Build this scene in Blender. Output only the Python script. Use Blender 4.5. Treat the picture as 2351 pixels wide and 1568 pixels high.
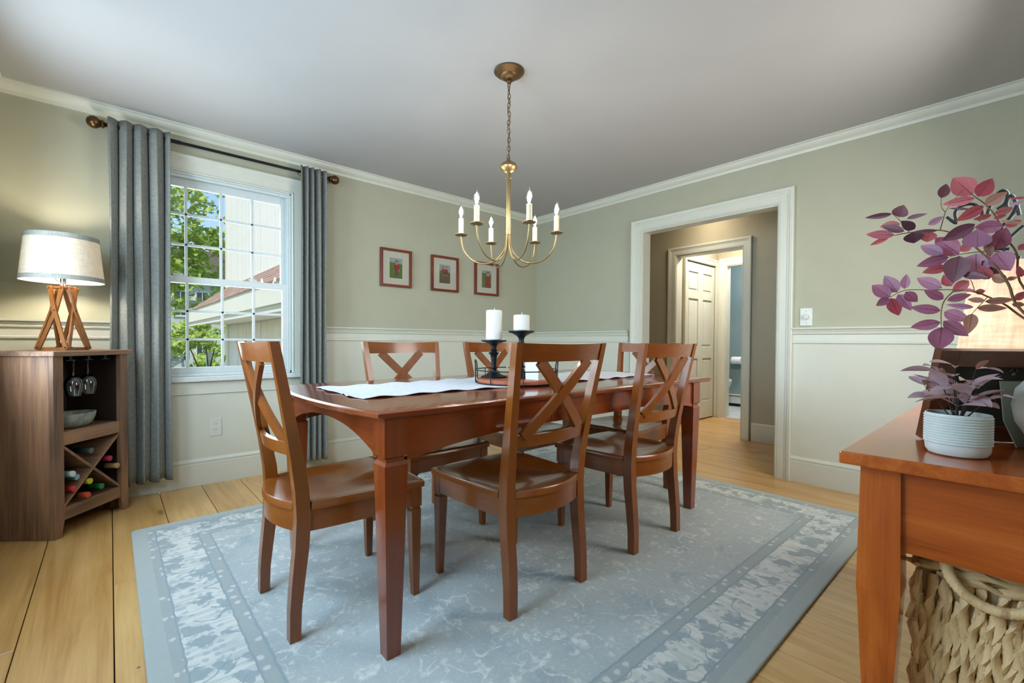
import bpy, bmesh, math, random
from mathutils import Vector, Matrix, noise
PI = math.pi
random.seed(7)
scene = bpy.context.scene
for o in list(bpy.data.objects):
    bpy.data.objects.remove(o)
COL = scene.collection

# ------------------------------------------------------------------ camera
CAM = Vector((3.750, -3.715, 1.0))
YAW, PITCH, ROLL, FPX, PPY = math.radians(138.343), math.radians(-0.995), math.radians(0.338), 1037.6, 802.8
_f = Vector((math.cos(PITCH) * math.cos(YAW), math.cos(PITCH) * math.sin(YAW), math.sin(PITCH)))
_r = Vector((math.sin(YAW), -math.cos(YAW), 0))
_u = _r.cross(_f)
_r2 = _r * math.cos(ROLL) + _u * math.sin(ROLL)
_u2 = _u * math.cos(ROLL) - _r * math.sin(ROLL)
cd = bpy.data.cameras.new('camera')
cd.sensor_width = 36
cd.lens = 36 * FPX / 2351
cd.shift_y = (PPY - 784) / 2351
cd.clip_start = 0.05
cam = bpy.data.objects.new('camera', cd)
M = Matrix((_r2, _u2, -_f)).transposed().to_4x4()
M.translation = CAM
cam.matrix_world = M
COL.objects.link(cam)
scene.camera = cam

# ------------------------------------------------------------------ world, lights, exposure
scene.view_settings.view_transform = 'Standard'
scene.view_settings.look = 'None'
scene.view_settings.gamma = 1
scene.view_settings.use_curve_mapping = False
scene.view_settings.exposure = 0.10
cy = scene.cycles
cy.max_bounces = 8
cy.diffuse_bounces = 3
cy.glossy_bounces = 3
cy.transmission_bounces = 4
cy.transparent_max_bounces = 12
cy.use_adaptive_sampling = True
cy.adaptive_threshold = 0.08
cy.adaptive_min_samples = 16
cy.caustics_reflective = False
cy.caustics_refractive = False
w = bpy.data.worlds.new('sky')
scene.world = w
w.use_nodes = True
wn = w.node_tree
for n in list(wn.nodes):
    wn.nodes.remove(n)
wo = wn.nodes.new('ShaderNodeOutputWorld')
wb = wn.nodes.new('ShaderNodeBackground')
ws = wn.nodes.new('ShaderNodeTexSky')
ws.sky_type = 'NISHITA'
ws.sun_disc = False
ws.sun_elevation = math.radians(52)
ws.sun_rotation = math.radians(200)
ws.air_density = 1.2
ws.dust_density = 0.15
ws.ozone_density = 3.0
wn.links.new(ws.outputs[0], wb.inputs[0])
wb.inputs[1].default_value = 0.18
wn.links.new(wb.outputs[0], wo.inputs[0])


def lamp(name, kind, loc, energy, color, **kw):
    d = bpy.data.lights.new(name, kind)
    d.energy = energy
    d.color = color
    aim = kw.pop('aim', None)
    for k, v in kw.items():
        setattr(d, k, v)
    o = bpy.data.objects.new(name, d)
    o.location = loc
    if aim is not None:
        o.rotation_euler = Vector(aim).to_track_quat('-Z', 'Y').to_euler()
    COL.objects.link(o)
    return o


lamp('sun', 'SUN', (0, 0, 20), 5.0, (1, .95, .86), angle=math.radians(4), aim=(-.42, .50, -1.0))
# daylight at left and main near window; the other two lamps are added fill
lamp('daylight_near_window', 'AREA', (2.25, -4.215, 1.45), 44, (.57, .80, 1.0), shape='RECTANGLE', size=.92, size_y=1.3, aim=(0, 1, -.38), spread=math.radians(165))
lamp('fill_near', 'AREA', (.95, -4.215, 1.45), 28, (.70, .86, 1.0), shape='RECTANGLE', size=.75, size_y=1.3, aim=(.1, 1, .0), spread=math.radians(170))  # unseen soft fill, added beside the main near window
lamp('fill_right', 'AREA', (4.075, -1.1, 1.5), 27, (1.0, .97, .90), shape='RECTANGLE', size=.9, size_y=1.2, aim=(-1, -.15, -.3), spread=math.radians(160))  # added fill for even room light, set in an unseen opening
lamp('daylight_left_window', 'AREA', (-.16, -3.1, 1.43), 14, (.66, .85, 1.0), shape='RECTANGLE', size=.8, size_y=1.2, aim=(1, 0, 0))


# ------------------------------------------------------------------ materials
def s2l(c):
    return c / 12.92 if c <= .04045 else ((c + .055) / 1.055) ** 2.4


def rgb(r, g, b, a=1):
    return (s2l(r / 255), s2l(g / 255), s2l(b / 255), a)


MATS = {}


def newmat(name):
    m = bpy.data.materials.new(name)
    m.use_nodes = True
    nt = m.node_tree
    b = nt.nodes['Principled BSDF']
    MATS[name] = m
    return m, nt, b


def nd(nt, typ, **kw):
    n = nt.nodes.new(typ)
    for k, v in kw.items():
        setattr(n, k, v)
    return n


def setin(nt, sock, v):
    if isinstance(v, bpy.types.NodeSocket):
        nt.links.new(v, sock)
    else:
        sock.default_value = v


def mth(nt, op, a, b=None, c=None):
    n = nd(nt, 'ShaderNodeMath', operation=op)
    setin(nt, n.inputs[0], a)
    if b is not None:
        setin(nt, n.inputs[1], b)
    if c is not None:
        setin(nt, n.inputs[2], c)
    return n.outputs[0]


def mix(nt, fac, a, b):
    n = nd(nt, 'ShaderNodeMix', data_type='RGBA')
    setin(nt, n.inputs[0], fac)
    setin(nt, n.inputs[6], a)
    setin(nt, n.inputs[7], b)
    return n.outputs[2]


def ramp(nt, fac, stops):
    n = nd(nt, 'ShaderNodeValToRGB')
    setin(nt, n.inputs[0], fac)
    e = n.color_ramp.elements
    while len(e) < len(stops):
        e.new(.5)
    for i, (p, c) in enumerate(stops):
        e[i].position = p
        e[i].color = c
    return n.outputs[0]


def coords(nt, scale=(1, 1, 1), rand=False):
    tc = nd(nt, 'ShaderNodeTexCoord')
    v = tc.outputs['Object']
    if rand:
        oi = nd(nt, 'ShaderNodeObjectInfo')
        r = mth(nt, 'MULTIPLY', oi.outputs['Random'], 37.0)
        va = nd(nt, 'ShaderNodeVectorMath', operation='ADD')
        nt.links.new(v, va.inputs[0])
        nt.links.new(r, va.inputs[1])
        v = va.outputs[0]
    mp = nd(nt, 'ShaderNodeMapping')
    mp.inputs['Scale'].default_value = scale
    nt.links.new(v, mp.inputs[0])
    return mp.outputs[0]


def noisef(nt, vec, scale, detail=4, rough=.55, dist=0):
    n = nd(nt, 'ShaderNodeTexNoise')
    nt.links.new(vec, n.inputs['Vector'])
    n.inputs['Scale'].default_value = scale
    n.inputs['Detail'].default_value = detail
    n.inputs['Roughness'].default_value = rough
    n.inputs['Distortion'].default_value = dist
    return n.outputs[0]


def bump(nt, b, h, strength=.2, dist=.002):
    n = nd(nt, 'ShaderNodeBump')
    n.inputs['Strength'].default_value = strength
    n.inputs['Distance'].default_value = dist
    nt.links.new(h, n.inputs['Height'])
    nt.links.new(n.outputs[0], b.inputs['Normal'])


def plain(name, col, rough=.5, metal=0, spec=.5, nz=0, nscale=40, emis=None, es=0, coat=0):
    m, nt, b = newmat(name)
    b.inputs['Roughness'].default_value = rough
    b.inputs['Metallic'].default_value = metal
    b.inputs['Specular IOR Level'].default_value = spec
    b.inputs['Coat Weight'].default_value = coat
    v = coords(nt)
    f = noisef(nt, v, nscale, 3)
    k = nz if nz else .03
    lo = tuple(c * (1 - k) for c in col[:3]) + (1,)
    hi = tuple(min(1, c * (1 + k)) for c in col[:3]) + (1,)
    nt.links.new(ramp(nt, f, [(.3, lo), (.7, hi)]), b.inputs['Base Color'])
    if emis:
        b.inputs['Emission Color'].default_value = emis
        b.inputs['Emission Strength'].default_value = es
    return m


def wood(name, dark, mid, light, axis='X', rough=.32, coat=.25, grain=1.0, knots=False, rnd=True, tone=1.0):
    m, nt, b = newmat(name)
    st = {'X': (1.2, 14, 14), 'Y': (14, 1.2, 14), 'Z': (14, 14, 1.2)}[axis]
    st2 = {'X': (5, 160, 160), 'Y': (160, 5, 160), 'Z': (160, 160, 5)}[axis]
    v = coords(nt, tuple(s * grain for s in st), rnd)
    v2 = coords(nt, tuple(s * grain for s in st2), rnd)
    f1 = noisef(nt, v, 1.0, 5, .6, 1.2)
    f2 = noisef(nt, v2, 1.0, 3, .6)
    f = mth(nt, 'ADD', mth(nt, 'MULTIPLY', f1, .72), mth(nt, 'MULTIPLY', f2, .28))
    kk_ = .20 / tone
    c = ramp(nt, f, [(.5 - kk_, dark), (.5, mid), (.5 + kk_, light)])
    # broad tonal drift
    v3 = coords(nt, (2.2, 2.2, 2.2), rnd)
    f3 = noisef(nt, v3, 1.0, 2)
    c = mix(nt, mth(nt, 'MULTIPLY', mth(nt, 'SUBTRACT', f3, .42), 1.2), c, light)
    if knots:
        ks = {'X': (1.9, 5.5, 1), 'Y': (5.5, 1.9, 1), 'Z': (5.5, 1, 1.9)}[axis]
        kv = coords(nt, ks, rnd)
        kd = noisef(nt, coords(nt, (9, 9, 9), rnd), 1.0, 2)
        vo = nd(nt, 'ShaderNodeTexVoronoi', feature='F1')
        va = nd(nt, 'ShaderNodeVectorMath', operation='ADD')
        nt.links.new(kv, va.inputs[0])
        nt.links.new(mth(nt, 'MULTIPLY', kd, .18), va.inputs[1])
        nt.links.new(va.outputs[0], vo.inputs['Vector'])
        vo.inputs['Scale'].default_value = 1.0
        sep = nd(nt, 'ShaderNodeSeparateColor')
        nt.links.new(vo.outputs['Color'], sep.inputs[0])
        rare = mth(nt, 'GREATER_THAN', sep.outputs[0], .30)
        kk = ramp(nt, vo.outputs['Distance'], [(0, (.75, .75, .75, 1)), (.05, (1, 1, 1, 1)), (.085, (.35, .35, .35, 1)), (.20, (0, 0, 0, 1))])
        c = mix(nt, mth(nt, 'MULTIPLY', kk, mth(nt, 'MULTIPLY', rare, .85)), c, rgb(74, 42, 18))
        ring = nd(nt, 'ShaderNodeTexWave', wave_type='BANDS')
        nt.links.new(v, ring.inputs['Vector'])
        ring.inputs['Scale'].default_value = .35
        ring.inputs['Distortion'].default_value = 9
        ring.inputs['Detail'].default_value = 2
        c = mix(nt, mth(nt, 'MULTIPLY', ring.outputs['Fac'], .22), c, dark)
        oi = nd(nt, 'ShaderNodeObjectInfo')
        c = mix(nt, mth(nt, 'MULTIPLY', oi.outputs['Random'], .30), c, rgb(176, 122, 58))
        # nail heads: sparse small dark dots
        nv = nd(nt, 'ShaderNodeTexVoronoi', feature='F1')
        nt.links.new(coords(nt, (7, 7, 1), rnd), nv.inputs['Vector'])
        nv.inputs['Scale'].default_value = 1.0
        sp2 = nd(nt, 'ShaderNodeSeparateColor')
        nt.links.new(nv.outputs['Color'], sp2.inputs[0])
        dot = mth(nt, 'MULTIPLY', mth(nt, 'LESS_THAN', nv.outputs['Distance'], .035), mth(nt, 'GREATER_THAN', sp2.outputs[1], .55))
        c = mix(nt, mth(nt, 'MULTIPLY', dot, .8), c, rgb(58, 36, 20))
    nt.links.new(c, b.inputs['Base Color'])
    rr = mth(nt, 'ADD', mth(nt, 'MULTIPLY', f2, .05), rough - .025)
    nt.links.new(rr, b.inputs['Roughness'])
    b.inputs['Coat Weight'].default_value = coat
    b.inputs['Coat Roughness'].default_value = .12
    bump(nt, b, f2, .05, .001)
    return m


for ax in 'XYZ':
    wood('chair_wood_' + ax, rgb(100, 49, 11), rgb(126, 65, 18), rgb(148, 86, 31), ax, .26, .4, tone=.40)
    wood('table_wood_' + ax, rgb(90, 37, 14), rgb(120, 52, 20), rgb(144, 70, 29), ax, .18, .6, tone=.55)
    wood('console_wood_' + ax, rgb(128, 52, 16), rgb(172, 78, 25), rgb(202, 106, 40), ax, .22, .5)
    wood('cabinet_wood_' + ax, rgb(78, 57, 45), rgb(122, 92, 72), rgb(178, 132, 96), ax, .5, .05)
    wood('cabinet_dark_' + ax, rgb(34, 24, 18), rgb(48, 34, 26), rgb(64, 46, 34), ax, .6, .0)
    wood('pine_' + ax, rgb(170, 120, 58), rgb(212, 168, 102), rgb(232, 194, 134), ax, .30, .3, .8, knots=True)
wood('lamp_wood', rgb(92, 48, 16), rgb(140, 84, 32), rgb(176, 116, 52), 'Z', .4, .2)
wood('frame_red', rgb(70, 20, 6), rgb(112, 36, 12), rgb(134, 50, 18), 'Z', .35, .3)
wood('frame_dark', rgb(52, 26, 16), rgb(78, 40, 22), rgb(104, 58, 32), 'X', .35, .2)
wood('tray_wood', rgb(138, 66, 40), rgb(172, 92, 62), rgb(190, 112, 78), 'X', .5, .1)
plain('wall_paint', rgb(179, 179, 158), .75, nz=.02, nscale=6)
plain('wall_hall', rgb(178, 172, 150), .7, nz=.02, nscale=6)
plain('wall_bath', rgb(130, 150, 152), .7)
plain('ceiling_paint', rgb(182, 182, 182), .8, nz=.012, nscale=4)
plain('trim_white', rgb(214, 216, 204), .42, nz=.015, nscale=12)
plain('wainscot', rgb(212, 213, 199), .5, nz=.015, nscale=8)
plain('window_white', rgb(214, 222, 222), .4)
plain('plate_white', rgb(216, 218, 210), .35)
plain('dark_gap', rgb(40, 26, 14), .9)
plain('brass', rgb(150, 130, 92), .34, .9)
plain('brass_dark', rgb(116, 92, 60), .4, .85)
plain('iron', rgb(28, 34, 38), .42, .5, nz=.3, nscale=120)
plain('rod_black', rgb(30, 32, 34), .35, .6)
plain('bronze', rgb(104, 78, 50), .3, .9)
plain('ivory', rgb(232, 216, 178), .5)
plain('candle_wax', rgb(232, 232, 230), .55)
plain('white_ceramic', rgb(226, 230, 228), .3)
plain('pot_ceramic', rgb(206, 212, 208), .5)
plain('porcelain', rgb(236, 238, 238), .15)
plain('paper_white', rgb(240, 240, 240), .8)
plain('mat_board', rgb(226, 228, 214), .7)
plain('easel_board', rgb(132, 132, 112), .8)
plain('frame_backing', rgb(44, 40, 30), .8)
plain('soil', rgb(50, 40, 32), .95, nz=.4, nscale=90)
plain('stone', rgb(140, 146, 136), .7, nz=.35, nscale=30)
plain('chrome', rgb(200, 200, 200), .2, 1)
plain('black_rubber', rgb(20, 20, 20), .6)
plain('stem_brown', rgb(120, 86, 54), .7)
plain('stem_dark', rgb(56, 42, 36), .7)
plain('tile', rgb(206, 210, 212), .35)
plain('grout', rgb(140, 140, 138), .9)
plain('barn_white', rgb(226, 224, 220), .8, nz=.04, nscale=3)
plain('house_white', rgb(196, 204, 206), .8)
plain('house_window', rgb(58, 70, 84), .2)
plain('porch_white', rgb(222, 220, 208), .7)
plain('shingle', rgb(158, 132, 120), .9, nz=.25, nscale=5)
plain('grass', rgb(86, 110, 58), .95, nz=.35, nscale=3)
plain('deck', rgb(170, 166, 156), .8)
plain('bark', rgb(86, 78, 68), .9, nz=.3, nscale=20)
plain('green_wall', rgb(140, 160, 140), .8)
plain('sprig', rgb(168, 186, 140), .7, nz=.25, nscale=60)


def leafmat(name, a, b_, c, tr=.35, rough=.5):
    m, nt, b = newmat(name)
    v = coords(nt, (1, 1, 1), True)
    f = noisef(nt, v, 26, 2)
    oi = nd(nt, 'ShaderNodeObjectInfo')
    k = mth(nt, 'ADD', mth(nt, 'MULTIPLY', f, .5), mth(nt, 'MULTIPLY', oi.outputs['Random'], .5))
    col = ramp(nt, k, [(.2, a), (.5, b_), (.8, c)])
    nt.links.new(col, b.inputs['Base Color'])
    b.inputs['Roughness'].default_value = rough
    t = nd(nt, 'ShaderNodeBsdfTranslucent')
    nt.links.new(col, t.inputs[0])
    ms = nd(nt, 'ShaderNodeMixShader')
    ms.inputs[0].default_value = tr
    out = nt.nodes['Material Output']
    nt.links.new(b.outputs[0], ms.inputs[1])
    nt.links.new(t.outputs[0], ms.inputs[2])
    nt.links.new(ms.outputs[0], out.inputs[0])
    return m


leafmat('leaf_purple', rgb(124, 62, 88), rgb(160, 96, 126), rgb(164, 128, 156), .3)
leafmat('leaf_red', rgb(144, 56, 72), rgb(176, 84, 96), rgb(178, 112, 116), .35)
leafmat('leaf_dark', rgb(70, 34, 50), rgb(104, 54, 70), rgb(124, 82, 92), .15)
leafmat('leaf_tan', rgb(140, 96, 84), rgb(166, 122, 104), rgb(176, 134, 116), .4)
leafmat('leaf_lilac', rgb(168, 142, 158), rgb(196, 168, 176), rgb(208, 176, 164), .25)
m, nt, b = newmat('tree_leaf')
v = coords(nt)
f = noisef(nt, v, 9, 4, .7)
col = ramp(nt, f, [(.30, rgb(112, 148, 60)), (.46, rgb(164, 196, 84)), (.58, rgb(200, 212, 112)), (.70, rgb(184, 154, 100))])
nt.links.new(col, b.inputs['Base Color'])
b.inputs['Roughness'].default_value = .6
t = nd(nt, 'ShaderNodeBsdfTranslucent')
nt.links.new(col, t.inputs[0])
ms = nd(nt, 'ShaderNodeMixShader')
ms.inputs[0].default_value = .45
nt.links.new(b.outputs[0], ms.inputs[1])
nt.links.new(t.outputs[0], ms.inputs[2])
nt.links.new(ms.outputs[0], nt.nodes['Material Output'].inputs[0])


def fabric(name, c1, c2, scale=240, tr=0, bs=.4):
    m, nt, b = newmat(name)
    vx = coords(nt, (scale, scale, scale * .12))
    vy = coords(nt, (scale * .12, scale * .12, scale))
    f1 = noisef(nt, vx, 1, 2)
    f2 = noisef(nt, vy, 1, 2)
    f = mth(nt, 'MULTIPLY', mth(nt, 'ADD', f1, f2), .5)
    col = ramp(nt, f, [(.38, c1), (.62, c2)])
    nt.links.new(col, b.inputs['Base Color'])
    b.inputs['Roughness'].default_value = .9
    b.inputs['Specular IOR Level'].default_value = .1
    bump(nt, b, f, bs, .0015)
    if tr:
        t = nd(nt, 'ShaderNodeBsdfTranslucent')
        nt.links.new(col, t.inputs[0])
        ms = nd(nt, 'ShaderNodeMixShader')
        ms.inputs[0].default_value = tr
        nt.links.new(b.outputs[0], ms.inputs[1])
        nt.links.new(t.outputs[0], ms.inputs[2])
        nt.links.new(ms.outputs[0], nt.nodes['Material Output'].inputs[0])
    return m


fabric('curtain_grey', rgb(122, 127, 125), rgb(150, 152, 146), 330, .12, .25)
fabric('runner_cloth', rgb(206, 208, 216), rgb(222, 224, 230), 300)
fabric('shade_linen', rgb(216, 208, 190), rgb(232, 225, 210), 160, .20, .1)
fabric('shade_band', rgb(150, 152, 144), rgb(170, 172, 164), 160, .12, .1)
fabric('shade_burlap', rgb(226, 204, 184), rgb(248, 234, 218), 90, .45, .3)
wood('rush', rgb(150, 108, 66), rgb(220, 184, 134), rgb(238, 208, 160), 'Z', .75, 0, 2.2)


def glassmat(name, tint=(1, 1, 1, 1), refl=1.0, rough=0.0):
    m, nt, b = newmat(name)
    nt.nodes.remove(b)
    tr = nd(nt, 'ShaderNodeBsdfTransparent')
    tr.inputs[0].default_value = tint
    gl = nd(nt, 'ShaderNodeBsdfGlossy')
    gl.inputs['Roughness'].default_value = rough
    fr = nd(nt, 'ShaderNodeFresnel')
    fr.inputs[0].default_value = 1.45
    ms = nd(nt, 'ShaderNodeMixShader')
    nt.links.new(mth(nt, 'MULTIPLY', fr.outputs[0], refl), ms.inputs[0])
    nt.links.new(tr.outputs[0], ms.inputs[1])
    nt.links.new(gl.outputs[0], ms.inputs[2])
    nt.links.new(ms.outputs[0], nt.nodes['Material Output'].inputs[0])


glassmat('pane_glass', (.97, .985, .98, 1), .8)
glassmat('picture_glass', (.99, .99, .99, 1), .7)
glassmat('wine_glass_clear', (.93, .95, .96, 1), 2.2)
glassmat('bulb_glass', (1, 1, 1, 1), .8)


def emit(name, col, s):
    m, nt, b = newmat(name)
    nt.nodes.remove(b)
    e = nd(nt, 'ShaderNodeEmission')
    e.inputs[0].default_value = col
    e.inputs[1].default_value = s
    nt.links.new(e.outputs[0], nt.nodes['Material Output'].inputs[0])


emit('bulb_candle', (1, .90, .76, 1), 430)
emit('bulb_lamp', (1, .88, .70, 1), 250)
emit('bulb_console', (1, .88, .78, 1), 85)
emit('bulb_hall', (1, .84, .62, 1), 22)
emit('bulb_vestibule', (1, .90, .76, 1), 230)
emit('fill_bath', (.92, .97, 1, 1), 85)  # added glow standing in for cool bathroom window light

# rug ---------------------------------------------------------------
RX0, RX1, RY0, RY1 = .71, 3.238, -3.64, -.46
RHX, RHY = (RX1 - RX0) / 2, (RY1 - RY0) / 2
m, nt, b = newmat('rug_pile')
tc = nd(nt, 'ShaderNodeTexCoord')
OBJ = tc.outputs['Object']
sx = nd(nt, 'ShaderNodeSeparateXYZ')
nt.links.new(OBJ, sx.inputs[0])
wob = mth(nt, 'MULTIPLY', mth(nt, 'SUBTRACT', noisef(nt, coords(nt, (30, 30, 30)), 1, 2), .5), .012)
dx = mth(nt, 'SUBTRACT', RHX, mth(nt, 'ABSOLUTE', sx.outputs[0]))
dy = mth(nt, 'SUBTRACT', RHY, mth(nt, 'ABSOLUTE', sx.outputs[1]))
dd = mth(nt, 'ADD', mth(nt, 'MINIMUM', dx, dy), wob)


def band(a, b_):
    return mth(nt, 'MULTIPLY', mth(nt, 'GREATER_THAN', dd, a), mth(nt, 'LESS_THAN', dd, b_))


C_FIELD, C_FIELD2 = rgb(180, 192, 196), rgb(204, 208, 204)
C_LIGHT, C_DARK = rgb(238, 238, 232), rgb(162, 176, 182)
abr_x = noisef(nt, coords(nt, (7, 42, 1)), 1, 4, .65)
abr_y = noisef(nt, coords(nt, (42, 7, 1)), 1, 4, .65)
ends = mth(nt, 'LESS_THAN', dy, dx)
abr = mth(nt, 'ADD', mth(nt, 'MULTIPLY', abr_y, ends), mth(nt, 'MULTIPLY', abr_x, mth(nt, 'SUBTRACT', 1.0, ends)))
big = noisef(nt, coords(nt, (2.2, 2.2, 1)), 1, 3)
field = mix(nt, mth(nt, 'MULTIPLY', mth(nt, 'ADD', abr_x, big), .5), C_FIELD, C_FIELD2)
dk = ramp(nt, noisef(nt, coords(nt, (3.4, 3.4, 1)), 1, 3, .6), [(.50, (0, 0, 0, 1)), (.66, (1, 1, 1, 1))])
field = mix(nt, mth(nt, 'MULTIPLY', dk, .5), field, C_DARK)


def blobs(scale, thr, rare, distort=.35, soft=.05):
    nv = nd(nt, 'ShaderNodeTexNoise')
    nt.links.new(OBJ, nv.inputs['Vector'])
    nv.inputs['Scale'].default_value = scale * 2.4
    va = nd(nt, 'ShaderNodeVectorMath', operation='SCALE')
    nt.links.new(OBJ, va.inputs[0])
    va.inputs['Scale'].default_value = scale
    vb = nd(nt, 'ShaderNodeVectorMath', operation='SCALE')
    nt.links.new(nv.outputs['Color'], vb.inputs[0])
    vb.inputs['Scale'].default_value = distort
    vc = nd(nt, 'ShaderNodeVectorMath', operation='ADD')
    nt.links.new(va.outputs[0], vc.inputs[0])
    nt.links.new(vb.outputs[0], vc.inputs[1])
    vo = nd(nt, 'ShaderNodeTexVoronoi', feature='F1', voronoi_dimensions='2D')
    nt.links.new(vc.outputs[0], vo.inputs['Vector'])
    vo.inputs['Scale'].default_value = 1
    sp = nd(nt, 'ShaderNodeSeparateColor')
    nt.links.new(vo.outputs['Color'], sp.inputs[0])
    rr = mth(nt, 'GREATER_THAN', sp.outputs[0], rare)
    ms_ = ramp(nt, vo.outputs['Distance'], [(max(0, thr - soft), (1, 1, 1, 1)), (thr + soft, (0, 0, 0, 1))])
    return mth(nt, 'MULTIPLY', ms_, rr)


def lines(scale, width, mscale):
    n1 = noisef(nt, coords(nt, (scale, scale, 1)), 1, 1.5, .4)
    a = mth(nt, 'ABSOLUTE', mth(nt, 'SUBTRACT', n1, .5))
    l = mth(nt, 'LESS_THAN', a, width)
    n2 = noisef(nt, coords(nt, (mscale, mscale, 3)), 1, 2)
    return mth(nt, 'MULTIPLY', l, mth(nt, 'GREATER_THAN', n2, .50))


wear = ramp(nt, noisef(nt, coords(nt, (40, 40, 1)), 1, 3, .7), [(.38, (0, 0, 0, 1)), (.6, (1, 1, 1, 1))])
field = mix(nt, mth(nt, 'MULTIPLY', blobs(9, .20, .68, 1.1), mth(nt, 'MULTIPLY', wear, .85)), field, C_LIGHT)
field = mix(nt, mth(nt, 'MULTIPLY', blobs(24, .26, .72, .9), mth(nt, 'MULTIPLY', wear, .7)), field, C_LIGHT)
field = mix(nt, mth(nt, 'MULTIPLY', blobs(5, .16, .7, 1.1), .6), field, C_DARK)
field = mix(nt, mth(nt, 'MULTIPLY', lines(4.5, .008, 3.0), mth(nt, 'MULTIPLY', wear, .8)), field, C_LIGHT)
field = mix(nt, mth(nt, 'MULTIPLY', lines(11, .010, 4.0), mth(nt, 'MULTIPLY', wear, .7)), field, C_LIGHT)
field = mix(nt, mth(nt, 'MULTIPLY', ramp(nt, noisef(nt, coords(nt, (70, 70, 1)), 1, 4, .8), [(.5, (0, 0, 0, 1)), (.7, (1, 1, 1, 1))]), .45), field, C_LIGHT)
light = mix(nt, mth(nt, 'MULTIPLY', ramp(nt, abr, [(.42, (1, 1, 1, 1)), (.56, (0, 0, 0, 1))]), .7), C_LIGHT, rgb(200, 207, 205))
light = mix(nt, mth(nt, 'MULTIPLY', blobs(11, .38, .42, 1.3), .85), light, C_DARK)
light = mix(nt, mth(nt, 'MULTIPLY', blobs(30, .30, .55, .5), .65), light, C_FIELD)
light = mix(nt, mth(nt, 'MULTIPLY', lines(8, .012, 5.0), .8), light, C_DARK)
guard = mix(nt, mth(nt, 'MULTIPLY', blobs(20, .22, .45), .7), mix(nt, abr, rgb(172, 182, 183), rgb(188, 194, 190)), C_LIGHT)
outer = mix(nt, abr, rgb(184, 192, 190), rgb(198, 204, 200))
c = field
c = mix(nt, band(-1, .305), c, guard)
c = mix(nt, band(.296, .305), c, C_DARK)
c = mix(nt, band(.0, .257), c, light)
c = mix(nt, band(.250, .257), c, C_DARK)
c = mix(nt, band(-1, .095), c, guard)
c = mix(nt, band(.088, .095), c, C_DARK)
c = mix(nt, band(-1, .058), c, outer)
fz = noisef(nt, coords(nt, (260, 900, 1)), 1, 2, .7)
c = mix(nt, mth(nt, 'MULTIPLY', fz, .42), c, rgb(132, 144, 148))
nt.links.new(c, b.inputs['Base Color'])
b.inputs['Roughness'].default_value = .95
b.inputs['Specular IOR Level'].default_value = .05
bump(nt, b, fz, .5, .004)


# ------------------------------------------------------------------ mesh helpers
def nb():
    return bmesh.new()


def box(bm, c, s, rot=None):
    Mx = Matrix.Translation(c)
    if rot is not None:
        Mx = Mx @ rot.to_4x4()
    Mx = Mx @ Matrix.Diagonal((s[0], s[1], s[2], 1))
    bmesh.ops.create_cube(bm, size=1, matrix=Mx)


def bx(bm, x0, x1, y0, y1, z0, z1):
    box(bm, ((x0 + x1) / 2, (y0 + y1) / 2, (z0 + z1) / 2), (abs(x1 - x0), abs(y1 - y0), abs(z1 - z0)))


def loft(bm, rings, closed=True, cap=True, cyc=False):
    vs = [[bm.verts.new(p) for p in r] for r in rings]
    n = len(rings[0])
    R = len(rings)
    for i in range(R if cyc else R - 1):
        a, b_ = vs[i], vs[(i + 1) % R]
        for j in range(n if closed else n - 1):
            k = (j + 1) % n
            try:
                bm.faces.new((a[j], a[k], b_[k], b_[j]))
            except ValueError:
                pass
    if cap and not cyc and closed:
        bm.faces.new(list(reversed(vs[0])))
        bm.faces.new(vs[-1])
    return vs


def lathe(bm, prof, c=(0, 0, 0), seg=24, cap=True, axis=None):
    q = Vector((0, 0, 1)).rotation_difference(Vector(axis).normalized()).to_matrix() if axis is not None else None
    rings = []
    for r, z in prof:
        ring = []
        for k in range(seg):
            a = 2 * PI * k / seg
            p = Vector((r * math.cos(a), r * math.sin(a), z))
            if q:
                p = q @ p
            ring.append(p + Vector(c))
        rings.append(ring)
    loft(bm, rings, True, cap)


def tube(bm, pts, rad, seg=8, cyc=False):
    pts = [Vector(p) for p in pts]
    n = len(pts)
    rad = rad if isinstance(rad, (list, tuple)) else [rad] * n
    rings = []
    up = None
    for i, p in enumerate(pts):
        if cyc:
            t = pts[(i + 1) % n] - pts[i - 1]
        else:
            t = pts[min(i + 1, n - 1)] - pts[max(i - 1, 0)]
        t.normalize()
        if up is None:
            up = Vector((0, 0, 1)) if abs(t.z) < .9 else Vector((1, 0, 0))
        s = t.cross(up)
        if s.length < 1e-5:
            s = t.orthogonal()
        s.normalize()
        up = s.cross(t).normalized()
        rings.append([p + (s * math.cos(2 * PI * k / seg) + up * math.sin(2 * PI * k / seg)) * rad[i] for k in range(seg)])
    loft(bm, rings, True, not cyc, cyc)


def rect(c, hx, hy, z):
    return [(c[0] - hx, c[1] - hy, z), (c[0] + hx, c[1] - hy, z), (c[0] + hx, c[1] + hy, z), (c[0] - hx, c[1] + hy, z)]


def prism(bm, poly, z0, z1):
    loft(bm, [[(x, y, z0) for x, y in poly], [(x, y, z1) for x, y in poly]])


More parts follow.
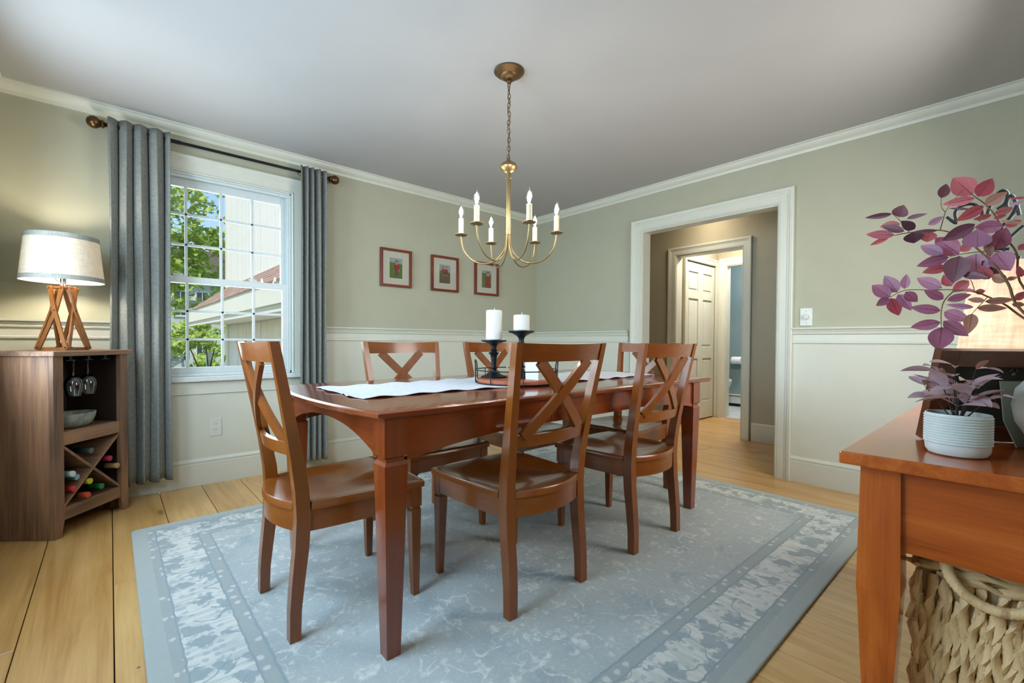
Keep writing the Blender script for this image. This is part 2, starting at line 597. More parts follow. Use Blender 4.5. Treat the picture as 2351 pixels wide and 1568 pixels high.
def molding(bm, path, prof, N, side, cyc=False):
    """sweep a profile (u in-plane offset, v along N) along a planar path with mitred corners"""
    path = [Vector(p) for p in path]
    N = Vector(N)
    n = len(path)
    rings = []
    for i in range(n):
        if cyc:
            d0 = (path[i] - path[i - 1]).normalized()
            d1 = (path[(i + 1) % n] - path[i]).normalized()
        else:
            d0 = (path[i] - path[max(i - 1, 0)]).normalized() if i > 0 else (path[1] - path[0]).normalized()
            d1 = (path[min(i + 1, n - 1)] - path[i]).normalized() if i < n - 1 else d0
        p0, p1 = d0.cross(N) * side, d1.cross(N) * side
        mt = (p0 + p1)
        mt = mt / max(.2, mt.dot(p0)) if mt.length > 1e-6 else p0
        rings.append([path[i] + mt * u + N * v for u, v in prof])
    loft(bm, rings, True, not cyc, cyc)


def obj(name, bm, mat, parent=None, bevel=0, seg=1, smooth=None, kind=None):
    if bevel:
        es = [e for e in bm.edges if len(e.link_faces) == 2 and e.calc_face_angle(0) > .5]
        bmesh.ops.bevel(bm, geom=es, offset=bevel, segments=seg, affect='EDGES', clamp_overlap=True, profile=.6)
    bmesh.ops.recalc_face_normals(bm, faces=bm.faces)
    me = bpy.data.meshes.new(name)
    bm.to_mesh(me)
    bm.free()
    for mt in (mat if isinstance(mat, list) else [mat]):
        me.materials.append(MATS[mt])
    if smooth:
        me.shade_smooth()
        me.set_sharp_from_angle(angle=math.radians(smooth))
    o = bpy.data.objects.new(name, me)
    COL.objects.link(o)
    if parent:
        o.parent = parent
    if kind:
        o['kind'] = kind
    return o


def inst(name, src, parent, loc=None, rot=None, scale=None, mw=None):
    o = bpy.data.objects.new(name, src if isinstance(src, bpy.types.Mesh) else src.data)
    COL.objects.link(o)
    o.parent = parent
    if mw is not None:
        o.matrix_local = mw
    else:
        if loc is not None:
            o.location = loc
        if rot is not None:
            o.rotation_euler = rot
        if scale is not None:
            o.scale = scale
    return o


def thing(name, label, cat, loc=(0, 0, 0), rz=0, group=None):
    o = bpy.data.objects.new(name, None)
    o.empty_display_size = .05
    o.location = loc
    o.rotation_euler = (0, 0, rz)
    COL.objects.link(o)
    return tag(o, label, cat, group)


def tag(o, label, cat, group=None):
    o['label'] = label
    o['category'] = cat
    if group:
        o['group'] = group
    return o


def struct(o, label=None):
    o['kind'] = 'structure'
    if label:
        o['label'] = label
    return o


def copy_tree(o, parent=None):
    c = o.copy()
    COL.objects.link(c)
    c.parent = parent
    for ch in list(o.children):
        copy_tree(ch, c)
    return c


def at(px, py, axis, val):
    """point where the sight line of a measured pixel meets a plane"""
    d = _f + _r2 * ((px - 1175.5) / FPX) + _u2 * ((PPY - py) / FPX)
    return CAM + d * ((val - CAM[axis]) / d[axis])


# ------------------------------------------------------------------ room shell
XR, YN, ZC = 4.06, -4.2, 2.425          # right wall, near wall, ceiling
WT = .14                                # wall thickness
DX0, DX1, DZ = 1.385, 2.555, 2.04       # doorway in the back wall
WY0, WY1, WZ0, WZ1 = -3.575, -2.665, .752, 2.125   # window opening, left wall
# floor with planks
bm = nb()
bx(bm, -.02, XR + .02, YN - .02, 2.49, -.06, -.022)
floor = struct(obj('floor', bm, 'dark_gap'), 'wide pine plank floor with dark seams')
ys = [-4.2, -3.951, -3.712, -3.481, -3.252, -3.022, -2.79, -2.55, -2.33, -2.09, -1.87, -1.73, -1.43, -1.20, -1.01, -.76, -.53, -.29, -.04, .19, .40, .60, .84, 1.06, 1.29, 1.52, 1.76, 2.0, 2.22, 2.475]
for i in range(len(ys) - 1):
    y0, y1 = ys[i], ys[i + 1]
    cuts = [0, XR] if i < 18 else [-.6 if y0 < 1.19 else .9, XR]
    if i in (2, 5, 9, 12, 15, 20):
        cuts.insert(1, random.uniform(1.2, 2.8))
    if i == 0:
        cuts = [0, 1.62, XR]
    for a, b_ in zip(cuts, cuts[1:]):
        bm = nb()
        bx(bm, -(b_ - a) / 2 + .0012, (b_ - a) / 2 - .0012, -(y1 - y0) / 2 + .0016, (y1 - y0) / 2 - .0016, -.022, 0)
        pl = obj('plank', bm, 'pine_X', floor, .0015)
        pl.location = ((a + b_) / 2, (y0 + y1) / 2, random.uniform(-.0008, .0))
# ceiling
bm = nb()
bx(bm, -WT, XR + WT, YN - WT, 2.6, ZC, ZC + .1)
struct(obj('ceiling', bm, 'ceiling_paint'), 'smooth white painted ceiling')
# left wall with window hole
bm = nb()
bx(bm, -WT, 0, YN - WT, WY0, 0, ZC)
bx(bm, -WT, 0, WY1, WT, 0, ZC)
bx(bm, -WT, 0, WY0, WY1, 0, WZ0)
bx(bm, -WT, 0, WY0, WY1, WZ1, ZC)
wall_left = struct(obj('wall_left', bm, 'wall_paint'), 'sage grey wall with the window and three pictures')
# back wall with doorway
bm = nb()
bx(bm, 0, DX0, 0, .12, 0, ZC)
bx(bm, DX1, XR + WT, 0, .12, 0, ZC)
bx(bm, DX0, DX1, 0, .12, DZ, ZC)
wall_back = struct(obj('wall_back', bm, 'wall_paint'), 'sage grey wall with the cased doorway')
# right wall with an unseen window opening added for fill light
RWY0, RWY1, RWZ0, RWZ1 = -1.6, -.6, .85, 2.1
bm = nb()
bx(bm, XR, XR + WT, YN - WT, RWY0, 0, ZC)
bx(bm, XR, XR + WT, RWY1, WT, 0, ZC)
bx(bm, XR, XR + WT, RWY0, RWY1, 0, RWZ0)
bx(bm, XR, XR + WT, RWY0, RWY1, RWZ1, ZC)
wall_right = struct(obj('wall_right', bm, 'wall_paint'))
# near wall with two openings behind the camera, the narrower added for fill
bm = nb()
for a, b_ in ((0, .52), (1.38, 1.75), (2.75, XR)):
    bx(bm, a, b_, YN - WT, YN, 0, ZC)
for a, b_ in ((.52, 1.38), (1.75, 2.75)):
    bx(bm, a, b_, YN - WT, YN, 0, .78)
    bx(bm, a, b_, YN - WT, YN, 2.14, ZC)
wall_near = struct(obj('wall_near', bm, 'wall_paint'))
# wainscot panels (children of the walls)
WTOP = 1.01
for par, spans in ((wall_left, ((0, 'y', YN, -3.66, WTOP), (0, 'y', -3.66, -2.58, .66), (0, 'y', -2.58, 0, WTOP))),
                   (wall_back, ((0, 'x', 0, 1.27, WTOP), (0, 'x', 2.64, XR, WTOP))),
                   (wall_right, ((XR, 'y', YN, RWY0 - .1, WTOP), (XR, 'y', RWY0 - .1, RWY1 + .1, .76), (XR, 'y', RWY1 + .1, 0, WTOP)))):
    for p, ax, a, b_, zt in spans:
        bm = nb()
        if ax == 'y':
            sgn = 1 if p == 0 else -1
            bx(bm, p, p + sgn * .008, a, b_, 0, zt)
        else:
            bx(bm, a, b_, -.008, 0, 0, zt)
        obj('wainscot_panel', bm, 'wainscot', par)
bm = nb()
bx(bm, 0, XR, YN, YN + .008, 0, .78)
obj('wainscot_panel', bm, 'wainscot', wall_near)

# crown moulding all round
CROWN = [(0, 0), (.058, 0), (.058, .009), (.050, .012), (.046, .022), (.036, .036), (.022, .046), (.014, .050), (.012, .058), (.010, .068), (0, .068)]
bm = nb()
molding(bm, [(0, YN, ZC), (XR, YN, ZC), (XR, 0, ZC), (0, 0, ZC)], CROWN, (0, 0, -1), 1, True)
struct(obj('trim_1', bm, 'trim_white', None, smooth=30), 'white crown moulding around the ceiling')
# chair rail
RAIL = [(0, 0), (.014, 0), (.018, .006), (.018, .016), (.012, .020), (.012, .062), (.022, .068), (.024, .076), (.018, .080), (.026, .088), (.028, .094), (.024, .098), (.038, .102), (.040, .114), (0, .114)]
RZ = 1.0


def railpath(name, path, side):
    bm = nb()
    molding(bm, path, RAIL, (0, 0, 1), side)
    return struct(obj(name, bm, 'trim_white', None, smooth=30))


railpath('trim_2', [(0, -2.60, RZ), (0, 0, RZ), (1.257, 0, RZ)], 1)['label'] = 'white moulded chair rail around the far corner'
railpath('trim_3', [(0, YN, RZ), (0, -3.64, RZ)], 1)['label'] = 'white moulded chair rail behind the lamp'
railpath('trim_4', [(2.648, 0, RZ), (XR, 0, RZ), (XR, RWY1 + .1, RZ)], 1)['label'] = 'white moulded chair rail right of the doorway'
# baseboard
BASE = [(0, 0), (.018, 0), (.018, .150), (.014, .153), (.014, .157), (.018, .160), (.018, .168), (.012, .176), (.008, .186), (0, .186)]


def basepath(name, path, side=1):
    bm = nb()
    molding(bm, path, BASE, (0, 0, 1), side)
    return struct(obj(name, bm, 'trim_white', None, smooth=30))


basepath('baseboard_left', [(0, YN, 0), (0, 0, 0), (1.257, 0, 0)])['label'] = 'tall white baseboard under the window'
basepath('baseboard_right', [(2.648, 0, 0), (XR, 0, 0), (XR, YN, 0), (0, YN, 0)])['label'] = 'tall white baseboard right of the doorway'

# doorway: jamb lining and casing
CASE = [(0, 0), (0, .012), (.006, .016), (.012, .012), (.014, .016), (.062, .019), (.066, .023), (.078, .024), (.082, .030), (.100, .034), (.106, .030), (.106, 0)]
door_1 = bpy.data.objects.new('door_1', None)
COL.objects.link(door_1)
struct(door_1, 'white cased doorway opening to the hall')
bm = nb()
bx(bm, DX0 - .001, DX0 + .018, -.001, .121, 0, DZ)
bx(bm, DX1 - .018, DX1 + .001, -.001, .121, 0, DZ)
bx(bm, DX0 + .018, DX1 - .018, -.001, .121, DZ - .018, DZ)
obj('jamb', bm, 'trim_white', door_1)


def casing(par, x0, x1, zt, y, N, prof=CASE, name='casing', zb=0):
    bm = nb()
    molding(bm, [(x0, y, zb), (x0, y, zt), (x1, y, zt), (x1, y, zb)], prof, N, 1 if N[1] > 0 else -1)
    return obj(name, bm, 'trim_white', par, smooth=25)


casing(door_1, DX0 + .01, DX1 - .01, DZ - .01, 0, (0, -1, 0), [(u, v) for u, v in CASE])

# ------------------------------------------------------------------ window in the left wall
win = bpy.data.objects.new('window_1', None)
COL.objects.link(win)
struct(win, 'white double-hung window with small panes')
bm = nb()
for y in (WY0, WY1 - .012):
    bx(bm, -WT, .0, y, y + .012, WZ0, WZ1)
bx(bm, -WT, 0, WY0, WY1, WZ1 - .012, WZ1)
bx(bm, -WT, 0, WY0, WY1, WZ0, WZ0 + .02)
# parting stops
for y, s in ((WY0 + .012, 1), (WY1 - .012, -1)):
    for x in (-.022, -.060, -.105):
        bx(bm, x - .006, x + .006, y, y + s * .012, WZ0 + .02, WZ1 - .012)
bx(bm, -.028, -.012, WY0 + .012, WY1 - .012, WZ1 - .030, WZ1 - .012)
obj('window_jamb', bm, 'window_white', win, .002)
# casing (mitred) round the head and sides, resting on the stool
WC = [(0, 0), (0, .010), (.008, .016), (.016, .012), (.070, .016), (.076, .022), (.086, .022), (.092, .030), (.108, .032), (.114, .028), (.114, 0)]
bm = nb()
molding(bm, [(0, WY0 - .002, WZ0), (0, WY0 - .002, WZ1), (0, WY1 + .002, WZ1), (0, WY1 + .002, WZ0)], WC, (1, 0, 0), -1)
obj('window_casing', bm, 'trim_white', win, smooth=25)
bm = nb()
bx(bm, -.03, .055, WY0 - .14, WY1 + .14, WZ0 - .035, WZ0 - .001)
obj('window_stool', bm, 'window_white', win, .006, 2)
bm = nb()
bx(bm, 0, .018, WY0 - .115, WY1 + .115, WZ0 - .125, WZ0 - .035)
obj('window_apron', bm, 'trim_white', win, .003)

SY0, SY1 = WY0 + .013, WY1 - .013
GY = [-3.520, -3.3185, -3.1135, -2.9155, -2.722]     # glass edges / muntin centres


def sash(name, x, z0, z1, zr0, zr1, rows):
    bm = nb()
    d = .016
    bx(bm, x - d, x + d, SY0, GY[0], z0, z1)
    bx(bm, x - d, x + d, GY[4], SY1, z0, z1)
    bx(bm, x - d, x + d, GY[0], GY[4], z0, zr0)
    bx(bm, x - d, x + d, GY[0], GY[4], zr1, z1)
    s = obj(name, bm, 'window_white', win, .002)
    bm = nb()
    for y in GY[1:4]:
        bx(bm, x - .010, x + .010, y - .008, y + .008, zr0, zr1)
    for z in rows:
        bx(bm, x - .010, x + .010, GY[0], GY[4], z - .008, z + .008)
    obj('muntin_grid', bm, 'window_white', s, .002)
    zs = [zr0] + list(rows) + [zr1]
    for i in range(4):
        for j in range(3):
            bm = nb()
            h = .0015
            bx(bm, x - h, x + h, GY[i] + .002, GY[i + 1] - .002, zs[j] + .002, zs[j + 1] - .002)
            obj('pane', bm, 'pane_glass', s)
    return s


up = sash('upper_sash', -.083, 1.43 - .04, WZ1 - .013, 1.43, 2.047, (1.655, 1.862))
lo = sash('lower_sash', -.041, WZ0 + .02, 1.432, .812, 1.388, (1.004, 1.197))
for y in (-3.345, -2.90):
    bm = nb()
    bx(bm, -.055, -.03, y - .03, y + .03, 1.432, 1.44)
    bx(bm, -.05, -.035, y - .045, y + .005, 1.44, 1.452)
    obj('sash_lock', bm, 'window_white', lo, .002)

# unseen windows with simple sashes; all but the wider near one added for fill
wi = 2
for axis, a, b_, z0, z1, p in (('x', .52, 1.38, .78, 2.14, YN), ('x', 1.75, 2.75, .78, 2.14, YN), ('y', RWY0, RWY1, RWZ0, RWZ1, XR)):
    wx = bpy.data.objects.new('window_%d' % wi, None)
    wi += 1
    COL.objects.link(wx)
    struct(wx)

    def wb_(bm, u0, u1, zz0, zz1, d0, d1):
        if axis == 'x':
            bx(bm, u0, u1, p - d1, p - d0, zz0, zz1)
        else:
            bx(bm, p + d0, p + d1, u0, u1, zz0, zz1)
    bm = nb()
    wb_(bm, a, a + .05, z0, z1, .07, .11)
    wb_(bm, b_ - .05, b_, z0, z1, .07, .11)
    wb_(bm, a + .05, b_ - .05, z0, z0 + .06, .07, .11)
    wb_(bm, a + .05, b_ - .05, z1 - .06, z1, .07, .11)
    wb_(bm, a + .05, b_ - .05, (z0 + z1) / 2 - .02, (z0 + z1) / 2 + .02, .07, .11)
    obj('sash', bm, 'window_white', wx)
    bm = nb()
    wb_(bm, a + .05, b_ - .05, z0 + .06, z1 - .06, .088, .091)
    obj('pane', bm, 'pane_glass', wx)
    bm = nb()
    for u0, u1, q0, q1 in ((a - .1, a, z0 - .03, z1 + .1), (b_, b_ + .1, z0 - .03, z1 + .1), (a, b_, z1, z1 + .1), (a - .12, b_ + .12, z0 - .03, z0)):
        wb_(bm, u0, u1, q0, q1, -.02, 0)
    obj('window_casing', bm, 'trim_white', wx)

# ------------------------------------------------------------------ hall, closet and bathroom beyond the doorway
HY = 1.2
bm = nb()
bx(bm, -.6, 1.075, HY, HY + .12, 0, ZC)
bx(bm, 1.835, XR, HY, HY + .12, 0, ZC)
bx(bm, 1.075, 1.835, HY, HY + .12, 2.01, ZC)
wall_hall = struct(obj('wall_hall', bm, 'wall_hall'), 'beige hall wall behind the doorway')
bm = nb()
bx(bm, -.7, -.6, .12, HY, 0, ZC)
bx(bm, XR, XR + .1, .12, 2.6, 0, ZC)
bx(bm, -.6, 0, .02, .12, 0, ZC)
struct(obj('wall_hall_end', bm, 'wall_hall'))
basepath('baseboard_hall', [(1.932, HY, 0), (XR, HY, 0)])['label'] = 'white baseboard on the hall wall'
basepath('baseboard_hall_left', [(-.6, HY, 0), (.978, HY, 0)])
door_2 = bpy.data.objects.new('door_2', None)
COL.objects.link(door_2)
struct(door_2, 'white cased opening in the hall wall')
bm = nb()
bx(bm, 1.07, 1.09, HY - .001, HY + .121, 0, 2.01)
bx(bm, 1.82, 1.84, HY - .001, HY + .121, 0, 2.01)
bx(bm, 1.09, 1.82, HY - .001, HY + .121, 1.995, 2.012)
obj('jamb', bm, 'trim_white', door_2)
casing(door_2, 1.085, 1.825, 2.005, HY, (0, -1, 0), [(u * .86, v) for u, v in CASE])
# vestibule walls
VX, VY = 1.0, 2.48
bm = nb()
bx(bm, VX - .1, VX, HY + .12, 1.60, 0, ZC)
bx(bm, VX - .1, VX, 1.60, 2.40, 2.03, ZC)
bx(bm, VX - .1, VX, 2.40, VY, 0, ZC)
bx(bm, VX - .7, VX - .6, 1.4, VY, 0, ZC)
struct(obj('wall_vestibule_left', bm, 'wall_hall'))
bm = nb()
bx(bm, VX - .1, 1.115, VY, VY + .1, 0, ZC)
bx(bm, 1.80, XR, VY, VY + .1, 0, ZC)
bx(bm, 1.115, 1.80, VY, VY + .1, 2.045, ZC)
struct(obj('wall_vestibule_back', bm, 'wall_hall'))
# bifold closet door
door_3 = bpy.data.objects.new('door_3', None)
COL.objects.link(door_3)
struct(door_3, 'white six-panel bifold closet door in the hall')
for y0, y1 in ((1.615, 2.0), (2.004, 2.385)):
    bm = nb()
    bx(bm, VX - .035, VX - .022, y0, y1, .012, 2.012)
    for a, b_ in ((y0, y0 + .062), (y1 - .062, y1)):
        bx(bm, VX - .035, VX - .006, a, b_, .012, 2.012)
    for z0, z1 in ((.012, .24), (.80, .95), (1.56, 1.66), (1.90, 2.012)):
        bx(bm, VX - .035, VX - .006, y0 + .062, y1 - .062, z0, z1)
    leaf = obj('door_leaf', bm, 'trim_white', door_3, .003)
    for z0, z1 in ((.24, .80), (.95, 1.56), (1.66, 1.90)):
        bm = nb()
        bx(bm, VX - .023, VX - .012, y0 + .085, y1 - .085, z0 + .025, z1 - .025)
        obj('door_panel', bm, 'trim_white', leaf, .008)
bm = nb()
molding(bm, [(VX, 1.60, 0), (VX, 1.60, 2.03), (VX, 2.40, 2.03), (VX, 2.40, 0)], [(u * .75, v) for u, v in CASE], (1, 0, 0), -1)
obj('casing', bm, 'trim_white', door_3, smooth=25)
door_4 = bpy.data.objects.new('door_4', None)
COL.objects.link(door_4)
struct(door_4, 'white cased bathroom doorway')
bm = nb()
bx(bm, 1.11, 1.125, VY - .001, VY + .101, 0, 2.045)
bx(bm, 1.795, 1.805, VY - .001, VY + .101, 0, 2.045)
bx(bm, 1.125, 1.795, VY - .001, VY + .101, 2.03, 2.047)
obj('jamb', bm, 'trim_white', door_4)
casing(door_4, 1.12, 1.80, 2.04, VY, (0, -1, 0), [(u * .9, v) for u, v in CASE])
# bathroom shell
BY = 3.70
bm = nb()
bx(bm, -.2, 2.6, BY, BY + .1, 0, ZC)
bx(bm, -.3, -.2, VY + .1, BY, 0, ZC)
bx(bm, 2.6, 2.7, VY + .1, BY, 0, ZC)
bx(bm, -.2, .9, VY + .0, VY + .1, 0, ZC)
struct(obj('wall_bath', bm, 'wall_bath'), 'blue grey bathroom wall')
bm = nb()
bx(bm, -.3, 2.7, 2.6, BY + .1, ZC, ZC + .1)
struct(obj('ceiling_bath', bm, 'ceiling_paint'))
bm = nb()
bx(bm, -.2, 2.6, VY, BY, -.05, -.002)
tf = struct(obj('floor_bath', bm, 'grout'), 'pale bathroom floor tiles')
bm = nb()
bx(bm, -.148, .148, -.148, .148, -.012, .004)
tm = obj('tile', bm, 'tile', tf, .002)
tm.location = (.22, VY + .16, 0)
for i in range(6):
    for j in range(4):
        if i or j:
            inst('tile', tm, tf, (.22 + i * .303, VY + .16 + j * .303, 0))
# baseboard heater
t = thing('baseboard_heater', 'white baseboard heater along the bathroom wall', 'heater', (.8, BY, 0))
bm = nb()
bx(bm, -.9, 1.2, -.06, -.0, .05, .19)
obj('cover', bm, 'plate_white', t, .004)
bm = nb()
bx(bm, -.9, 1.2, -.066, -.058, .165, .172)
obj('damper', bm, 'iron', t)
bm = nb()
bx(bm, -.88, 1.18, -.05, -.01, .005, .05)
obj('fin_tube', bm, 'iron', t)
# paper roll
t = thing('toilet_paper_holder', 'white toilet paper roll on bathroom wall holder', 'paper holder', (.80, BY, .73))
bm = nb()
lathe(bm, [(.012, -.075), (.055, -.072), (.057, -.06), (.057, .06), (.055, .072), (.012, .075)], (0, -.07, 0), 20, True, (1, 0, 0))
obj('paper_roll', bm, 'paper_white', t, smooth=40)
bm = nb()
for s in (-1, 1):
    tube(bm, [(s * .09, 0, .0), (s * .09, -.07, 0)], .009, 8)
    lathe(bm, [(.022, 0), (.022, .01), (.012, .014)], (s * .09, -.0, 0), 12, True, (0, -1, 0))
tube(bm, [(-.092, -.07, 0), (.092, -.07, 0)], .007, 8)
obj('bracket', bm, 'bronze', t, smooth=40)
# toilet
t = thing('toilet', 'white toilet edge seen through the bathroom door', 'toilet', (.62, 3.32, 0), PI / 2 * 0)
bm = nb()


def oval(rx, ry, z, cx=0, n=24):
    return [(cx + rx * math.cos(2 * PI * k / n), ry * math.sin(2 * PI * k / n), z) for k in range(n)]


loft(bm, [oval(.11, .10, 0, -.1), oval(.10, .09, .12, -.1), oval(.13, .12, .22, -.06), oval(.20, .165, .33), oval(.22, .18, .385), oval(.22, .18, .40)])
obj('bowl', bm, 'porcelain', t, smooth=50)
bm = nb()
loft(bm, [oval(.225, .185, .402), oval(.23, .19, .412), oval(.228, .188, .44), oval(.20, .165, .452)])
obj('seat_lid', bm, 'porcelain', t, smooth=50)
bm = nb()
bx(bm, -.42, -.20, -.22, .22, .36, .74)
obj('tank', bm, 'porcelain', t, .02, 2, smooth=50)
t['label'] = 'white toilet bowl edge seen through the bathroom door'
# hall lights, and an unseen stand-in for the bathroom window
t = thing('hall_ceiling_light', 'flush glass ceiling light in the hall', 'ceiling light', (1.5, .90, ZC))
bm = nb()
lathe(bm, [(.05, 0), (.09, -.0), (.09, -.02), (.05, -.03)], (0, 0, 0), 20)
obj('canopy', bm, 'brass', t, smooth=40)
bm = nb()
lathe(bm, [(.03, -.035), (.10, -.045), (.12, -.07), (.10, -.10), (.03, -.115)], (0, 0, 0), 20)
obj('globe', bm, 'bulb_hall', t, smooth=40)
t = thing('bath_fill_light', 'unseen round light added for bathroom window light', 'ceiling light', (1.4, 3.1, ZC))
bm = nb()
lathe(bm, [(.02, -.001), (.15, -.001), (.16, -.03), (.12, -.06), (.02, -.07)], (0, 0, 0), 20)
obj('globe', bm, 'fill_bath', t, smooth=40)
t = thing('vestibule_ceiling_light', 'round ceiling light by the closet', 'ceiling light', (1.55, 1.8, ZC))
bm = nb()
lathe(bm, [(.02, -.001), (.09, -.001), (.10, -.03), (.08, -.05), (.02, -.06)], (0, 0, 0), 20)
obj('globe', bm, 'bulb_vestibule', t, smooth=40)

# ------------------------------------------------------------------ rug
bm = nb()
n = 8
poly = []
rr = .03
for cx, cy, a0 in ((RHX - rr, -RHY + rr, -90), (RHX - rr, RHY - rr, 0), (-RHX + rr, RHY - rr, 90), (-RHX + rr, -RHY + rr, 180)):
    for k in range(5):
        a = math.radians(a0 + 90 * k / 4)
        poly.append((cx + rr * math.cos(a), cy + rr * math.sin(a)))
loft(bm, [[(x, y, .0005) for x, y in poly], [(x * 1.001, y * 1.001, .006) for x, y in poly], [(x * .999, y * .999, .0105) for x, y in poly], [(x * .995, y * .995, .012) for x, y in poly]])
rug = obj('area_rug', bm, 'rug_pile', smooth=60)
rug.location = ((RX0 + RX1) / 2, (RY0 + RY1) / 2, 0)
tag(rug, 'faded blue grey area rug with pale floral border under the table', 'rug')
RUGZ = .0122

# ------------------------------------------------------------------ dining table
TX0, TX1, TY0, TY1, TZ = 1.43, 2.505, -3.13, -.985, .79
TXC = (TX0 + TX1) / 2
t = thing('dining_table', 'long reddish brown dining table with bowed ends and tapered legs', 'table', (TXC, -2.06, RUGZ))
O = Vector((TXC, -2.06, RUGZ))
HWX = (TX1 - TX0) / 2
seam1, seam2 = -2.36, -1.86


def topslab(y0, y1, bow0, bow1):
    bm = nb()
    N_ = 14
    pts = []
    for k in range(N_ + 1):
        u = -1 + 2 * k / N_
        pts.append((u * HWX, y0 - bow0 * (1 - u * u)))
    for k in range(N_ + 1):
        u = 1 - 2 * k / N_
        pts.append((u * HWX, y1 + bow1 * (1 - u * u)))

    def ins(d):
        out = []
        for x, y in pts:
            sx_ = HWX - d if x > HWX - 1e-6 else (-HWX + d if x < -HWX + 1e-6 else x * (HWX - d) / HWX)
            yy = y + (d if bow0 and y < (y0 + y1) / 2 else 0) - (d if bow1 and y > (y0 + y1) / 2 else 0)
            out.append((sx_, yy))
        return out
    z1 = TZ - O.z
    loft(bm, [[(x, y - O.y, z1 - .024) for x, y in ins(.012)], [(x, y - O.y, z1 - .017) for x, y in ins(.0)],
              [(x, y - O.y, z1 - .006) for x, y in ins(.0)], [(x, y - O.y, z1 - .001) for x, y in ins(.007)], [(x, y - O.y, z1) for x, y in ins(.012)]])
    return obj('table_top', bm, 'table_wood_Y', t, smooth=25)


topslab(TY0, seam1 - .0006, .05, 0)
o = topslab(seam1 + .0006, seam2 - .0006, 0, 0)
o.name = 'table_leaf'
topslab(seam2 + .0006, TY1, 0, .05)
# legs
LX0, LX1, LY0, LY1 = 1.45, 2.485, -3.10, -1.085
LB = .08


def tleg(cx, cy):
    bm = nb()
    zt = TZ - O.z - .024
    zb = .64 - O.z
    h = LB / 2
    c_ = (cx - O.x, cy - O.y)
    loft(bm, [rect(c_, .023, .023, 0), rect(c_, h - .001, h - .001, zb - .022), rect(c_, h - .007, h - .007, zb - .011)])
    loft(bm, [rect(c_, h - .009, h - .009, zb - .0115), rect(c_, h - .009, h - .009, zb + .001)])
    loft(bm, [rect(c_, h - .006, h - .006, zb), rect(c_, h, h, zb + .006), rect(c_, h, h, zt)])
    return obj('leg', bm, 'table_wood_Z', t, .0015)


for cx in (LX0 + LB / 2, LX1 - LB / 2):
    for cy in (LY0 + LB / 2, LY1 - LB / 2):
        tleg(cx, cy)
# long aprons, split at the leaf
zt = TZ - O.z - .024
AB = .672 - O.z
for sx_ in (-1, 1):
    xo = (LX1 - .010 if sx_ > 0 else LX0 + .010) - O.x
    xi = xo - sx_ * .022
    for a, b_ in ((LY0 + LB, seam1 - .001), (seam1 + .001, seam2 - .001), (seam2 + .001, LY1 - LB)):
        bm = nb()
        n_ = 10
        pts = [(a, zt), (b_, zt)]
        low = []
        for k in range(n_ + 1):
            y = b_ + (a - b_) * k / n_
            dn = min(abs(y - (LY0 + LB)), abs(y - (LY1 - LB)))
            low.append((y, AB - .045 * max(0, 1 - dn / .55) ** 2))
        pts += low
        loft(bm, [[(min(xo, xi), y - O.y, z) for y, z in pts], [(max(xo, xi), y - O.y, z) for y, z in pts]])
        obj('side_apron', bm, 'table_wood_Y', t, .001)
# arched end aprons
for sy, y in ((-1, LY0 + .010), (1, LY1 - .010)):
    bm = nb()
    a, b_ = LX0 + LB - O.x, LX1 - LB - O.x
    pts = [(a, zt), (b_, zt)]
    for k in range(21):
        u = 1 - 2 * k / 20
        pts.append((u * b_, zt - .055 - .075 * abs(u) ** 2.3))
    y0_, y1_ = y - O.y, y - O.y - sy * .022
    loft(bm, [[(x, min(y0_, y1_), z) for x, z in pts], [(x, max(y0_, y1_), z) for x, z in pts]])
    obj('end_apron', bm, 'table_wood_X', t, .001)

# ------------------------------------------------------------------ chairs
ch = thing('dining_chair', '', 'chair', (0, 0, 0), 0, 'cross-back dining chairs around the table')
# back posts (rear legs continue upward)
PROF = [(0, .004, .195, .019, .017), (.10, .006, .194, .0195, .018), (.19, .014, .193, .020, .020), (.30, .026, .193, .020, .022), (.40, .031, .193, .020, .0225), (.49, .026, .194, .020, .022),
        (.60, .010, .200, .0185, .020), (.70, -.008, .208, .017, .018), (.835, -.034, .219, .0152, .016), (.93, -.053, .227, .0142, .015), (.985, -.064, .231, .0138, .014)]
for s in (-1, 1):
    bm = nb()
    loft(bm, [rect((s * x, y), hx, hy, z) for z, y, x, hx, hy in PROF])
    obj('back_post', bm, 'chair_wood_Z', ch, .003, smooth=30)


def pymid(z):
    for a, b_ in zip(PROF, PROF[1:]):
        if a[0] <= z <= b_[0]:
            k = (z - a[0]) / (b_[0] - a[0])
            return a[1] + (b_[1] - a[1]) * k, a[2] + (b_[2] - a[2]) * k
    return PROF[-1][1], PROF[-1][2]


def crossrail(z0, z1, bow, th, zc=0):
    bm = nb()
    rings = []
    for k in range(13):
        u = -1 + 2 * k / 12
        ring = []
        for z, dy in ((z0, -th / 2), (z0, th / 2), (z1 + zc * (1 - u * u), th / 2), (z1 + zc * (1 - u * u), -th / 2)):
            y, xw = pymid(z)
            ring.append((u * (xw - .014), y - bow * (1 - u * u) + dy, z))
        rings.append(ring)
    loft(bm, rings)
    return bm


obj('top_rail', crossrail(.918, .984, .032, .020, -.004), 'chair_wood_X', ch, .003, smooth=30)
obj('lower_rail', crossrail(.608, .652, .030, .018), 'chair_wood_X', ch, .003, smooth=30)
